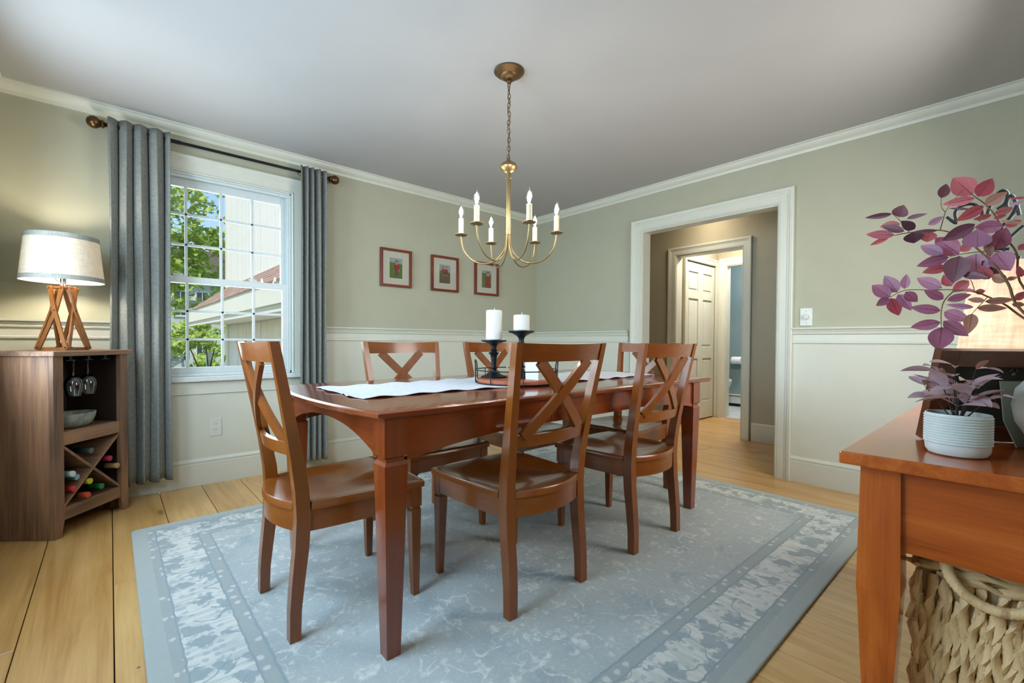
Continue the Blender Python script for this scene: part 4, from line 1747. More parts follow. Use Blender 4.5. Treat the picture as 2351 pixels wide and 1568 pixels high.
# stemware rails
for x in (-.100, .004, .108):
    bm = nb()
    bx(bm, x - .008, x + .008, -.30, -.02, CH_ - .047, CH_ - .030)
    bx(bm, x - .026, x + .026, -.30, -.02, CH_ - .052, CH_ - .047)
    obj('glass_rail', bm, 'iron', cab)


def cabpt(x, y, z):
    return cab.matrix_basis @ Vector((x, y, z)) if False else Matrix.Translation((mid.x, mid.y, 0)) @ cabrot @ Vector((x, y, z))


# hanging glasses
GL = [(.033, 0), (.034, .0015), (.010, .004), (.004, .012), (.0035, .075), (.006, .082), (.020, .092), (.034, .110), (.040, .130), (.040, .150), (.035, .180), (.030, .198), (.0292, .198), (.034, .180), (.039, .150), (.039, .130), (.033, .111), (.019, .0935), (.004, .086)]
for (x, y, lab) in ((.062, -.050, 'clear wine glass hanging in the cabinet, partly hidden by the left post'), (-.052, -.075, 'clear wine glass hanging upside down in the middle of the cabinet')):
    bm = nb()
    lathe(bm, [(r, -z) for r, z in GL], (0, 0, 0), 28)
    o = obj('wine_glass', bm, 'wine_glass_clear', smooth=60)
    o.location = cabpt(x, y, CH_ - .0435)
    o.location.z = CH_ - .0425
    tag(o, lab, 'glass', 'wine glasses in the cabinet')
# stone bowl
t = thing('stone_bowl', 'grey stone bowl on the cabinet shelf', 'bowl', cabpt(.0, -.125, .5235), FA)
bm = nb()


def ov(rx, ry, z, n=28):
    return [(rx * math.cos(2 * PI * k / n) * (1 + .03 * math.sin(3 * 2 * PI * k / n)), ry * math.sin(2 * PI * k / n), z) for k in range(n)]


loft(bm, [ov(.05, .045, 0), ov(.075, .065, .004), ov(.098, .082, .022), ov(.112, .092, .05), ov(.117, .096, .078), ov(.108, .088, .078), ov(.100, .080, .055), ov(.085, .068, .025), ov(.05, .04, .014)])
obj('bowl', bm, 'stone', t, smooth=50)
# wine bottles: neck towards the front
BP = [(.001, -.20), (.034, -.198), (.0365, -.19), (.0365, -.07), (.033, -.05), (.020, -.030), (.0145, -.012), (.0142, .0)]
FP = [(.0142, 0), (.0150, .001), (.0150, .048), (.0160, .050), (.0160, .062), (.0150, .065), (.001, .0655)]
plain('bottle_glass', rgb(22, 34, 24), .08, coat=.5)
caps = [(.0, .395, -.02, (92, 104, 96), 'grey capped'), (-.095, .328, .0, (168, 44, 76), 'dark pink capped'), (-.135, .276, .008, (186, 150, 96), 'tan capped'),
        (.130, .305, .0, (200, 222, 222), 'pale blue capped'), (.026, .236, -.004, (196, 198, 40), 'yellow capped'), (.128, .228, .0, (206, 50, 58), 'red capped'),
        (.074, .272, -.03, (150, 190, 206), 'steel blue capped'), (-.045, .186, -.004, (24, 128, 66), 'green capped'), (.058, .172, .012, (206, 82, 52), 'orange red capped')]
for i, (x, z, yo, colr, nm) in enumerate(caps):
    plain('foil_%d' % i, rgb(*colr), .3, .2, coat=.3)
    t = thing('wine_bottle', nm + ' wine bottle lying in the cabinet rack', 'bottle', cabpt(x, -.06 + yo, z), FA, 'wine bottles in the rack')
    bm = nb()
    lathe(bm, [(max(.001, r * (.66 if y < -.02 else 1)), y) for r, y in BP], (0, 0, 0), 18, True, (0, 1, 0))
    obj('body', bm, 'bottle_glass', t, smooth=40)
    bm = nb()
    lathe(bm, FP, (0, 0, 0), 18, True, (0, 1, 0))
    obj('foil', bm, 'foil_%d' % i, t, smooth=40)

# ------------------------------------------------------------------ lamp on the cabinet
LC = cabpt(-.012, -.165, CH_)
t = thing('table_lamp', 'lamp with crossed wooden legs and white drum shade on the cabinet', 'lamp', LC, FA + .12)
W0, W1, HZ = .075, .042, .345
XZ = .62


def strip(bm, p, q, wd, th, nrm):
    p, q, nrm = Vector(p), Vector(q), Vector(nrm).normalized()
    d = (q - p).normalized()
    s = d.cross(nrm).normalized() * wd / 2
    k = nrm * th / 2
    loft(bm, [[a + s + k, a - s + k, a - s - k, a + s - k] for a in (p, q)])


faces = [(Vector((1, 0, 0)), Vector((0, -1, 0))), (Vector((0, 1, 0)), Vector((1, 0, 0))), (Vector((-1, 0, 0)), Vector((0, 1, 0))), (Vector((0, -1, 0)), Vector((-1, 0, 0)))]
for u, nrm in faces:
    for s in (-1, 1):
        bm = nb()
        off = nrm * (.0045 * s)
        p = nrm * W0 + u * (s * (W0 - .008)) + Vector((0, 0, .006)) + off
        c_ = nrm * (W0 * .70) + Vector((0, 0, HZ * XZ)) + off
        q = nrm * (W1 * 1.12) - u * (s * W1 * .66) + Vector((0, 0, HZ)) + off
        strip(bm, p, c_, .018, .0085, nrm)
        strip(bm, c_ - (q - c_).normalized() * .006, q, .018, .0085, nrm)
        obj('leg_strip', bm, 'lamp_wood', t, .001)
    bm = nb()
    for p in (nrm * (W0 * .70 + .009) + Vector((0, 0, HZ * XZ)), nrm * (W0 + .009) + u * (W0 - .010) + Vector((0, 0, .016)), nrm * (W0 + .009) - u * (W0 - .010) + Vector((0, 0, .016)),
              nrm * (W1 * 1.12 + .009) + u * (W1 * .64) + Vector((0, 0, HZ - .012)), nrm * (W1 * 1.12 + .009) - u * (W1 * .64) + Vector((0, 0, HZ - .012))):
        lathe(bm, [(.0045, -.003), (.0045, .001), (.002, .003)], p, 10, True, nrm)
    obj('rivet', bm, 'bronze', t, smooth=40)
    bm = nb()
    strip(bm, nrm * (W0 - .010) - u * W0 + Vector((0, 0, .008)), nrm * (W0 - .010) + u * W0 + Vector((0, 0, .008)), .016, .008, nrm)
    obj('foot_bar', bm, 'lamp_wood', t, .001)
bm = nb()
box(bm, (0, 0, HZ - .008), (W1 * 2, W1 * 2, .010))
obj('top_plate', bm, 'lamp_wood', t, .001)
bm = nb()
lathe(bm, [(.02, HZ - .003), (.020, HZ + .012), (.013, HZ + .016), (.013, HZ + .045), (.017, HZ + .05), (.017, HZ + .075), (.006, HZ + .08)], (0, 0, 0), 20)
tube(bm, [(-.02, 0, HZ + .02), (-.045, 0, HZ + .03), (-.055, 0, HZ + .06), (-.052, 0, HZ + .16), (-.03, 0, HZ + .235), (0, 0, HZ + .25), (.03, 0, HZ + .235), (.052, 0, HZ + .16), (.055, 0, HZ + .06), (.045, 0, HZ + .03), (.02, 0, HZ + .02)], .0022, 6)
obj('socket', bm, 'chrome', t, smooth=40)
bm = nb()
lathe(bm, [(.010, HZ + .08), (.014, HZ + .095), (.028, HZ + .13), (.030, HZ + .15), (.022, HZ + .172), (.006, HZ + .182)], (0, 0, 0), 20)
obj('bulb', bm, 'bulb_lamp', t, smooth=50)
S0, S1, RB, RT = .372, .615, .169, .146


def shade_ring(bm, z0, z1, r0, r1, th, seg=56):
    loft(bm, [[((r0) * math.cos(2 * PI * k / seg), r0 * math.sin(2 * PI * k / seg), z0) for k in range(seg)],
              [(r1 * math.cos(2 * PI * k / seg), r1 * math.sin(2 * PI * k / seg), z1) for k in range(seg)],
              [((r1 - th) * math.cos(2 * PI * k / seg), (r1 - th) * math.sin(2 * PI * k / seg), z1) for k in range(seg)],
              [((r0 - th) * math.cos(2 * PI * k / seg), (r0 - th) * math.sin(2 * PI * k / seg), z0) for k in range(seg)]], True, False, True)


bm = nb()
shade_ring(bm, S0, S1, RB, RT, .0015)
sh = obj('shade', bm, 'shade_linen', t, smooth=50)
rr_ = lambda z: RB + (RT - RB) * (z - S0) / (S1 - S0)
for a, b_ in ((S0 - .001, S0 + .024), (S1 - .024, S1 + .001)):
    bm = nb()
    shade_ring(bm, a, b_, rr_(a) + .0012, rr_(b_) + .0012, .001)
    obj('trim_band', bm, 'shade_band', sh, smooth=50)
bm = nb()
for k in range(3):
    a = 2 * PI * k / 3
    tube(bm, [(0, 0, HZ + .252), (RT * .96 * math.cos(a), RT * .96 * math.sin(a), S1 - .012)], .0018, 6)
obj('spider', bm, 'chrome', sh)
bm = nb()
cordp = [(-.05, -.07, .012), (-.085, -.085, .035), (-.10, -.10, .022), (-.105, -.115, .004), (-.10, -.13, .004)]
tube(bm, catmull([Vector(p) for p in cordp]), .0022, 6)
obj('cord', bm, 'black_rubber', t, smooth=50)

# ------------------------------------------------------------------ console on the right
KX0, KX1, KY0, KY1, KZ = 3.483, 4.02, -2.492, -1.05, .76
kc = Vector(((KX0 + KX1) / 2, (KY0 + KY1) / 2, 0))
t = thing('console_table', 'reddish brown wooden console table in the right foreground', 'console table', kc)


def kbox(name, x0, x1, y0, y1, z0, z1, mat, bev=.0025):
    bm = nb()
    bx(bm, x0 - kc.x, x1 - kc.x, y0 - kc.y, y1 - kc.y, z0, z1)
    return obj(name, bm, mat, t, bev, 2 if bev > .003 else 1)


kbox('top', KX0, KX1, KY0, KY1, KZ - .028, KZ, 'console_wood_Y', .004)
LW = .075
IN = .030
for x0 in (KX0 + IN, KX1 - IN - LW):
    for y0 in (KY0 + .035, KY1 - .035 - LW):
        bm = nb()
        c_ = (x0 + LW / 2 - kc.x, y0 + LW / 2 - kc.y)
        h = LW / 2
        # square leg that swells slightly, then tapers to the floor
        loft(bm, [rect(c_, h - .020, h - .020, 0), rect(c_, h - .001, h - .001, .43), rect(c_, h + .001, h + .001, .455), rect(c_, h - .003, h - .003, KZ - .028)])
        obj('leg', bm, 'console_wood_Z', t, .0025)
ez0, ez1 = .552, KZ - .028
kbox('end_apron', KX0 + IN + LW - .012, KX1 - IN - LW + .012, KY0 + .047, KY0 + .069, ez0, ez1, 'console_wood_X')
kbox('end_apron', KX0 + IN + LW - .012, KX1 - IN - LW + .012, KY1 - .069, KY1 - .047, ez0, ez1, 'console_wood_X')
kbox('side_apron', KX0 + IN + .010, KX0 + IN + .032, KY0 + .035 + LW - .012, KY1 - .035 - LW + .012, ez0, ez1, 'console_wood_Y')
kbox('side_apron', KX1 - IN - .032, KX1 - IN - .010, KY0 + .035 + LW - .012, KY1 - .035 - LW + .012, ez0, ez1, 'console_wood_Y')

# basket under the console
BX0, BX1, BYF, BYB, BZ1 = 3.597, 3.935, -2.375, -1.95, .575
bc = Vector(((BX0 + BX1) / 2, (BYF + BYB) / 2, 0))
t = thing('rush_basket', 'woven water hyacinth basket with round handle under the console', 'basket', (bc.x, bc.y, 0))
bm = nb()
hx_, hy_ = (BX1 - BX0) / 2 - .014, (BYB - BYF) / 2 - .014
loft(bm, [rect((0, 0), hx_ - .01, hy_ - .01, .004), rect((0, 0), hx_, hy_, .30), rect((0, 0), hx_, hy_, BZ1), rect((0, 0), hx_ - .008, hy_ - .008, BZ1), rect((0, 0), hx_ - .008, hy_ - .008, .02)])
plain('basket_core', rgb(150, 124, 90), .9)
obj('core', bm, 'basket_core', t)
# strand: a plump twisted rope
strands = []
for q in range(3):
    bm = nb()
    L = .112
    rings = []
    for k in range(9):
        u = k / 8
        z = -L / 2 + L * u
        r = .0088 * (.45 + .65 * math.sin(PI * (.08 + .84 * u)) ** .7)
        ring = []
        for s in range(8):
            a = 2 * PI * s / 8 + u * 4.6 + q
            kk = 1 + .30 * math.cos(2 * (2 * PI * s / 8))
            ring.append((r * kk * math.cos(a) + .0025 * math.sin(u * 6 + q), r * kk * .8 * math.sin(a), z))
        rings.append(ring)
    loft(bm, rings)
    o = obj('strand', bm, 'rush', t, smooth=60)
    strands.append(o)
first = [True, True, True]


def put(loc, rot, sc=(1, 1, 1)):
    q = random.randrange(3)
    if first[q]:
        first[q] = False
        o = strands[q]
        o.location, o.rotation_euler, o.scale = loc, rot, sc
    else:
        inst('strand', strands[q], t, loc, rot, sc)


pitch_ = .0128
zt_ = BZ1 - .085
nrow = 5
for side in range(3):
    Lw = (BX1 - BX0) if side == 0 else (BYB - BYF)
    nn_ = int(Lw / pitch_)
    for i in range(nn_):
        for r in range(nrow):
            z = zt_ - .050 - r * .098 - (.049 if i % 2 else 0)
            if z < .06:
                continue
            a = -Lw / 2 + pitch_ * (i + .5) + random.uniform(-.002, .002)
            tilt = random.uniform(-.10, .16)
            if side == 0:
                put((a, -hy_ - .005, z), (0, tilt, random.uniform(-.4, .4)), (1, 1, random.uniform(.95, 1.1)))
            else:
                s = -1 if side == 1 else 1
                put((s * (hx_ + .005), a, z), (tilt, 0, PI / 2 + random.uniform(-.4, .4)), (1, 1, random.uniform(.95, 1.1)))
# horizontal band of ropes at the rim
for r in range(5):
    z = BZ1 - .010 - r * .0165
    for side in range(3):
        Lw = (BX1 - BX0) if side == 0 else (BYB - BYF)
        nn_ = int(Lw / .085)
        for i in range(nn_ + 1):
            a = -Lw / 2 + .085 * i + (.04 if r % 2 else .01)
            if abs(a) > Lw / 2 - .02:
                continue
            if side == 0:
                put((a, -hy_ - .007, z), (0, PI / 2 + random.uniform(-.09, .09), 0), (.95, 1, .98))
            else:
                s = -1 if side == 1 else 1
                put((s * (hx_ + .007), a, z), (PI / 2 + random.uniform(-.09, .09), 0, 0), (1, .95, .98))
# handle: wrapped ring
bm = nb()
pts, rads = [], []
hcx, hcz = -.040, BZ1 - .030
for k in range(61):
    a = PI + PI * k / 60
    pts.append((hcx + .074 * math.cos(a), -hy_ - .026 - .012 * math.sin(-a), hcz + .076 * math.sin(a)))
    rads.append(.0098 + .0016 * (k % 2))
tube(bm, pts, rads, 10)
obj('handle', bm, 'rush', t, smooth=60)

# small potted plant
PC = Vector((3.662, -2.335, KZ))
t = thing('small_planter', 'small ribbed white pot with dusty pink leaves on the console', 'potted plant', PC)
bm = nb()
prof = [(.040, 0), (.047, .003), (.0515, .010), (.053, .020), (.053, .024)]
nr = 11
for k in range(nr):
    z = .026 + k * .0056
    prof += [(.0535, z), (.0555, z + .0015), (.0555, z + .0032), (.0535, z + .0046)]
prof += [(.0535, .0885), (.053, .0905), (.050, .0905), (.049, .080), (.02, .078)]
lathe(bm, prof, (0, 0, 0), 48)
obj('pot', bm, 'pot_ceramic', t, smooth=25)
bm = nb()
lathe(bm, [(.0488, .074), (.0485, .081), (.001, .083)], (0, 0, 0), 24)
obj('soil', bm, 'soil', t, smooth=50)


def leaf_mesh(name, L, W, mat, fold=.25, curl=.15, tipy=.6, n=10):
    bm = nb()
    rows = []
    for i in range(n + 1):
        u = i / n
        wv = W / 2 * (math.sin(PI * u ** tipy) ** .85 if 0 < u < 1 else 0) + .0003
        zc_ = curl * L * (u - u * u) * 1.0
        row = []
        for s in (-1, -.5, 0, .5, 1):
            row.append((s * wv, L * u, zc_ + fold * wv * abs(s) - .0))
        rows.append(row)
    loft(bm, rows, False, False)
    # midrib as a thin raised vein below
    bmesh.ops.recalc_face_normals(bm, faces=bm.faces)
    me = bpy.data.meshes.new(name)
    bm.to_mesh(me)
    bm.free()
    me.materials.append(MATS[mat])
    me.shade_smooth()
    return me


sm_l = [leaf_mesh('pot_leaf', .062, .028, 'leaf_lilac', .2, .25, .95), leaf_mesh('pot_leaf_b', .050, .022, 'leaf_lilac', .3, .4, 1.0), leaf_mesh('pot_leaf_c', .036, .012, 'leaf_tan', .3, .2, .9)]
bm = nb()
rnd = random.Random(11)
lp = []
for k in range(13):
    a = 2 * PI * k / 13 + rnd.uniform(-.2, .2)
    lean = rnd.uniform(.25, .9) if k % 3 else rnd.uniform(.05, .3)
    L = rnd.uniform(.065, .125) * (1.05 - .40 * lean)
    pts = [Vector((.022 * math.cos(a) * lean, .022 * math.sin(a) * lean, .080))]
    for i in range(1, 6):
        u = i / 5
        pts.append(Vector((math.cos(a) * (.022 * lean + L * lean * u), math.sin(a) * (.022 * lean + L * lean * u), .08 + L * (1 - .45 * lean) * u)))
    tube(bm, pts, [.0016 - .0002 * i for i in range(6)], 6)
    for i in (3, 5):
        for s in (-1, 1):
            lp.append((pts[i], a + s * rnd.uniform(.3, 1.5), rnd.uniform(-.25, .85), 2 if i == 5 and rnd.random() < .5 else rnd.choice((0, 0, 1))))
obj('stems', bm, 'stem_dark', t, smooth=60)
for p, a, tilt, q in lp:
    if p.z < .095:
        continue
    inst('leaf', sm_l[q], t, p, (tilt, rnd.uniform(-.5, .5), a - PI / 2), (rnd.uniform(.75, 1.15),) * 3)

# photo frame seen from behind
fn = Vector((-.62, .785, 0)).normalized()           # the way the picture faces
fxdir = Vector((.785, .62, 0)).normalized()
F0 = Vector((3.573, -2.165, KZ))
lean = math.radians(15)
fup = (Vector((0, 0, 1)) * math.cos(lean) - fn * math.sin(lean)).normalized()
fno = fxdir.cross(fup).normalized()                 # towards the viewer side (back)
if fno.dot(fn) > 0:
    fno = -fno
fo = thing('photo_frame', 'brown picture frame turned away, showing its easel back, on the console', 'picture frame', F0)
FW, FH, FT, FD = .33, .232, .040, .024
MF = Matrix((fxdir, fno, fup)).transposed().to_4x4()


def fbox(name, x0, x1, d0, d1, z0, z1, mat, bev=.001, par=None):
    bm = nb()
    bx(bm, x0, x1, d0, d1, z0, z1)
    bmesh.ops.transform(bm, matrix=MF, verts=bm.verts)
    return obj(name, bm, mat, par or fo, bev)


lift = .007
fbox('frame_side', 0, FT, 0, FD, lift, FH + lift, 'frame_dark')
fbox('frame_side', FW - FT, FW, 0, FD, lift, FH + lift, 'frame_dark')
fbox('frame_bar', FT, FW - FT, 0, FD, lift, FT + lift, 'frame_dark')
fbox('frame_bar', FT, FW - FT, 0, FD, FH - FT + lift, FH + lift, 'frame_dark')
fbox('backing', FT, FW - FT, .004, .012, FT + lift, FH - FT + lift, 'frame_backing')
# easel leg
bm = nb()
ex = FW * .50
tp = MF @ Vector((ex, .014, FH * .70))
e0 = MF @ Vector((ex, .014, 0))
foot = Vector((e0.x - fn.x * .085, e0.y - fn.y * .085, .001 + .0))
pw = fxdir
loft(bm, [[foot - pw * .020, foot + pw * .020, foot + pw * .020 + Vector((0, 0, .004)) + fno * .002, foot - pw * .020 + Vector((0, 0, .004)) + fno * .002],
          [tp * .4 + foot * .6 - pw * .034, tp * .4 + foot * .6 + pw * .034, tp * .4 + foot * .6 + pw * .034 + fno * .003, tp * .4 + foot * .6 - pw * .034 + fno * .003],
          [tp - pw * .024, tp + pw * .024, tp + pw * .024 + fno * .003, tp - pw * .024 + fno * .003]])
obj('easel_leg', bm, 'easel_board', fo)
bm = nb()
hp = MF @ Vector((ex + .0, .0145, FH * .80))
tube(bm, [hp + pw * -.008, hp + pw * .008, hp + fup * .014, hp + pw * -.008], .0012, 5)
lathe(bm, [(.004, 0), (.004, .002), (.002, .003)], hp - fup * .006, 10, True, fno)
obj('hanger', bm, 'brass', fo)

# big round vase with branches
VC = Vector((3.864, -2.185, KZ))
t = thing('round_vase', 'large pale mottled round vase at the right edge of the console', 'vase', VC)
plain('vase_glaze', rgb(196, 200, 190), .35, nz=.12, nscale=14)
bm = nb()
lathe(bm, [(.05, 0), (.07, .004), (.100, .03), (.120, .068), (.126, .105), (.120, .142), (.096, .176), (.056, .20), (.036, .21), (.034, .225), (.040, .235), (.035, .235), (.030, .222), (.031, .21)], (0, 0, 0), 40)
obj('body', bm, 'vase_glaze', t, smooth=60)

# leafy branches standing in the vase
bt = thing('leafy_branches', 'purple and red leafy branches standing in the round vase', 'branches', VC)
mouth = VC + Vector((0, 0, .20))


def zp_(zx, zy, y):
    return at(1960 + zx / 3.734, 400 + zy / 3.734, 1, y)


def stem(pts, r0, r1):
    P = catmull([Vector(p) - VC for p in pts], 5)
    bm = nb()
    tube(bm, P, [r0 + (r1 - r0) * i / (len(P) - 1) for i in range(len(P))], 6)
    obj('stem', bm, 'stem_brown', bt, smooth=60)


YB = -2.17
stem([mouth - Vector((0, 0, .10)), mouth, zp_(1460, 1190, YB), zp_(1330, 950, YB - .01), zp_(1250, 830, YB - .01), zp_(1150, 720, YB), zp_(1060, 640, YB + .01), zp_(940, 545, YB + .02), zp_(740, 480, YB + .04), zp_(480, 500, YB + .06), zp_(350, 525, YB + .07)], .0036, .0010)
stem([mouth - Vector((0, 0, .10)) + Vector((.005, 0, 0)), mouth + Vector((.01, .005, 0)), zp_(1475, 1000, YB + .03), zp_(1400, 690, YB + .03), zp_(1320, 560, YB + .03), zp_(1215, 360, YB + .05), zp_(1130, 260, YB + .06), zp_(1050, 200, YB + .06), zp_(1000, 165, YB + .06)], .003, .0008)
stem([mouth - Vector((.005, 0, .10)), mouth + Vector((-.01, .01, 0)), zp_(1460, 1235, YB + .05), zp_(1300, 1120, YB + .04), zp_(1150, 1050, YB + .02), zp_(1040, 1010, YB + .01), zp_(860, 990, YB), zp_(640, 992, YB + .02), zp_(440, 995, YB + .03), zp_(310, 1055, YB + .04)], .003, .0008)
stem([zp_(870, 990, YB), zp_(780, 1080, YB - .01), zp_(750, 1180, YB - .02), zp_(752, 1315, YB - .03)], .0016, .0008)
stem([zp_(1400, 690, YB + .03), zp_(1215, 662, YB + .01), zp_(1050, 668, YB), zp_(900, 690, YB - .01), zp_(815, 712, YB - .01)], .0014, .0007)
stem([zp_(740, 480, YB + .04), zp_(770, 380, YB + .03), zp_(800, 300, YB + .03), zp_(940, 120, YB + .02)], .0013, .0005)
stem([zp_(785, 325, YB + .03), zp_(752, 280, YB + .03), zp_(750, 200, YB + .03)], .0011, .0006)
stem([zp_(480, 500, YB + .06), zp_(400, 400, YB + .07), zp_(330, 340, YB + .08)], .0011, .0006)
stem([zp_(1040, 1012, YB + .01), zp_(1015, 930, YB + .01), zp_(985, 880, YB + .01)], .0011, .0006)
stem([zp_(1150, 1050, YB + .02), zp_(1060, 1145, YB + .02), zp_(1010, 1200, YB + .01)], .0011, .0006)
LEAVES = [(750, 205, 795, 82, .62, 'd'), (1020, 178, 850, 30, .72, 'r'), (1062, 192, 1190, 35, .78, 'r'), (1040, 205, 760, 262, .36, 'r'), (1125, 262, 1320, 150, .58, 't'), (1115, 272, 872, 405, .42, 'r'),
          (1205, 338, 1370, 288, .50, 'r'), (330, 340, 95, 375, .24, 'd'), (385, 367, 430, 262, 1.1, 'd'), (455, 380, 635, 338, .26, 'd'), (400, 425, 222, 455, .50, 'r'), (435, 490, 235, 440, .36, 'd'), (350, 522, 105, 515, .34, 'r'),
          (305, 537, 138, 610, .26, 'r'), (525, 470, 405, 400, .62, 'd'), (720, 482, 500, 495, .20, 'd'), (505, 498, 518, 592, 1.4, 'd'), (645, 490, 630, 582, 1.2, 'r'), (640, 435, 770, 360, .5, 'p'), (1040, 425, 758, 572, .46, 'd'),
          (1285, 440, 1035, 455, .60, 'p'), (1265, 400, 1465, 425, .22, 't'), (1060, 628, 1062, 470, 1.15, 'p'), (1210, 648, 1310, 455, .72, 'p'), (905, 685, 700, 545, .62, 'p'), (815, 710, 538, 790, .44, 'p'), (765, 685, 570, 612, .50, 'p'),
          (795, 795, 585, 845, .50, 'r'), (905, 700, 850, 935, .72, 'd'), (1050, 680, 1050, 890, 1.0, 'p'), (1215, 675, 1345, 828, .85, 'p'), (928, 860, 1165, 888, .34, 'd'), (1100, 742, 1255, 885, .42, 'd'), (758, 975, 540, 890, .46, 'p'),
          (770, 1070, 600, 990, .52, 'p'), (745, 1170, 483, 1140, .42, 'p'), (745, 1268, 487, 1312, .44, 'p'), (755, 1310, 725, 1508, .82, 'p'), (768, 1258, 985, 1388, .50, 'p'), (775, 1180, 1003, 1255, .52, 'p'), (800, 1082, 1010, 1030, .42, 'p'),
          (312, 1055, 158, 950, .58, 'p'), (375, 1012, 264, 868, .62, 'p'), (435, 982, 455, 856, .54, 'p'), (305, 1062, 190, 1128, .62, 'p'), (316, 1062, 388, 1212, .60, 'r'), (380, 1030, 494, 1170, .48, 'p'), (445, 1008, 547, 1095, .70, 'p'),
          (990, 915, 845, 1010, .62, 'r'), (1040, 1012, 1130, 1000, .75, 'r'), (1055, 1148, 1318, 1148, .36, 't'), (1125, 1092, 1382, 1072, .34, 't'), (1128, 1085, 975, 1072, .36, 't'), (1015, 1195, 985, 1368, .48, 't'), (840, 960, 772, 860, .72, 'r'),
          (1300, 445, 1440, 395, .60, 'r'), (1300, 925, 1185, 860, .75, 't'), (1310, 900, 1412, 882, .5, 't'), (1380, 1080, 1470, 1005, .62, 'r'), (1410, 650, 1490, 590, .7, 'r'), (1355, 1112, 1470, 1120, .50, 't'), (1460, 235, 1338, 262, .35, 'p'),
          (1470, 200, 1318, 212, .2, 'r'), (915, 660, 1015, 595, .75, 'r'), (1000, 300, 810, 292, .14, 'd'), (1180, 350, 1020, 390, .34, 'r'), (1200, 380, 1312, 350, .4, 'r'), (1030, 1140, 790, 1118, .28, 'p'), (1160, 900, 1085, 780, .7, 'r'), (940, 990, 1050, 1000, .34, 'r'),
          (1440, 880, 1408, 780, .4, 'r'), (1180, 700, 1130, 560, .4, 't')]
lm = {'p': 'leaf_purple', 'r': 'leaf_red', 'd': 'leaf_dark', 't': 'leaf_tan'}
unit = {}
rnd = random.Random(5)
for (b0, b1, t0, t1, ar, k) in LEAVES:
    yb = YB + .05 - .06 * (b0 / 1460) + rnd.uniform(-.02, .02)
    yt = yb + rnd.uniform(-.022, .022)
    B, T = zp_(b0, b1, yb), zp_(t0, t1, yt)
    d = T - B
    L = d.length
    W = L * min(ar, 1.4)
    key = (k, round(ar, 1))
    if key not in unit:
        unit[key] = leaf_mesh('branch_leaf', 1.0, max(.14, key[1]), lm[k], .22, .10, .78, 10)
    view = (CAM - B).normalized()
    yv = d.normalized()
    nrm = (view - yv * view.dot(yv)).normalized()
    nrm = (nrm + yv.cross(nrm) * rnd.uniform(-.25, .25)).normalized()
    xv = yv.cross(nrm).normalized()
    Mx = Matrix((xv * L * (ar / max(.14, key[1])), yv * L, nrm * L)).transposed().to_4x4()
    Mx.translation = B - VC
    o = inst('leaf', unit[key], bt, mw=Mx)
    # midrib
    if k in 'prt' and L > .03:
        pass
vb = nb()
tube(vb, [(0, .02, .004), (0, .45, .026), (0, .80, .018)], [.010, .008, .003], 5)
vein_me = bpy.data.meshes.new('vein')
vb.to_mesh(vein_me)
vb.free()
vein_me.materials.append(MATS['stem_dark'])
for ch_ in [c_ for c_ in bt.children if c_.name.startswith('leaf')]:
    inst('vein', vein_me, ch_)

# iron scroll stand behind the leaves
t = thing('iron_scroll_stand', 'black wrought iron scroll stand behind the purple leaves', 'ornament', (3.74, -1.27, KZ))
O2 = Vector((3.74, -1.27, KZ))


def zi(zx, zy):
    return at(1960 + zx / 3.734, 400 + zy / 3.734, 1, -1.27) - O2


for nm, pl_, r in (('scroll', [(800, 365), (880, 420), (870, 330), (920, 275), (1000, 255), (1075, 275), (1105, 330), (1080, 400)], .0040),
                   ('scroll', [(1150, 340), (1165, 290), (1215, 190), (1275, 140), (1320, 165), (1300, 250), (1230, 300)], .0040),
                   ('scroll', [(1420, 350), (1410, 300), (1370, 195), (1335, 190), (1310, 260), (1330, 300)], .0040),
                   ('upright', [(1410, 250), (1360, 350), (1250, 480), (1180, 580), (1160, 640), (1165, 720), (1210, 900), (1240, 1100)], .0045),
                   ('scroll', [(1460, 440), (1400, 490), (1330, 560), (1290, 640), (1330, 720), (1400, 760), (1420, 700)], .0038),
                   ('crossbar', [(1135, 655), (1230, 640), (1335, 640)], .0042)):
    bm = nb()
    tube(bm, catmull([zi(*q) for q in pl_], 5), r * 1.35, 8)
    obj(nm, bm, 'iron', t, smooth=60)
bm = nb()
pz = zi(1240, 1090)
tube(bm, [pz, (pz.x * .6, pz.y, .10), (0, 0, .012)], .0045, 8)
lathe(bm, [(.055, 0), (.055, .005), (.02, .010), (.006, .016)], (0, 0, 0), 24)
obj('base', bm, 'iron', t, smooth=40)

# lamp with burlap shade further back on the console
LP = Vector((3.775, -1.62, KZ))
t = thing('console_lamp', 'table lamp with lit pinkish linen drum shade on the console', 'lamp', LP)
bm = nb()
lathe(bm, [(.06, 0), (.065, .004), (.065, .012), (.03, .02), (.022, .04), (.05, .08), (.055, .11), (.03, .15), (.014, .17), (.012, .22)], (0, 0, 0), 28)
obj('base', bm, 'white_ceramic', t, smooth=50)
bm = nb()
lathe(bm, [(.010, .22), (.012, .25), (.026, .29), (.026, .31), (.008, .335)], (0, 0, 0), 18)
obj('bulb', bm, 'bulb_console', t, smooth=50)
bm = nb()
shade_ring(bm, .222, .488, .165, .135, .0018)
sh = obj('shade', bm, 'shade_burlap', t, smooth=50)
bm = nb()
for k in range(3):
    a = 2 * PI * k / 3
    tube(bm, [(0, 0, .485), (.134 * math.cos(a), .134 * math.sin(a), .482)], .0018, 6)
tube(bm, [(0, .045, .235), (0, .05, .33), (0, .03, .46), (0, 0, .485), (0, -.03, .46), (0, -.05, .33), (0, -.045, .235)], .0018, 6)
obj('spider', bm, 'brass', sh)

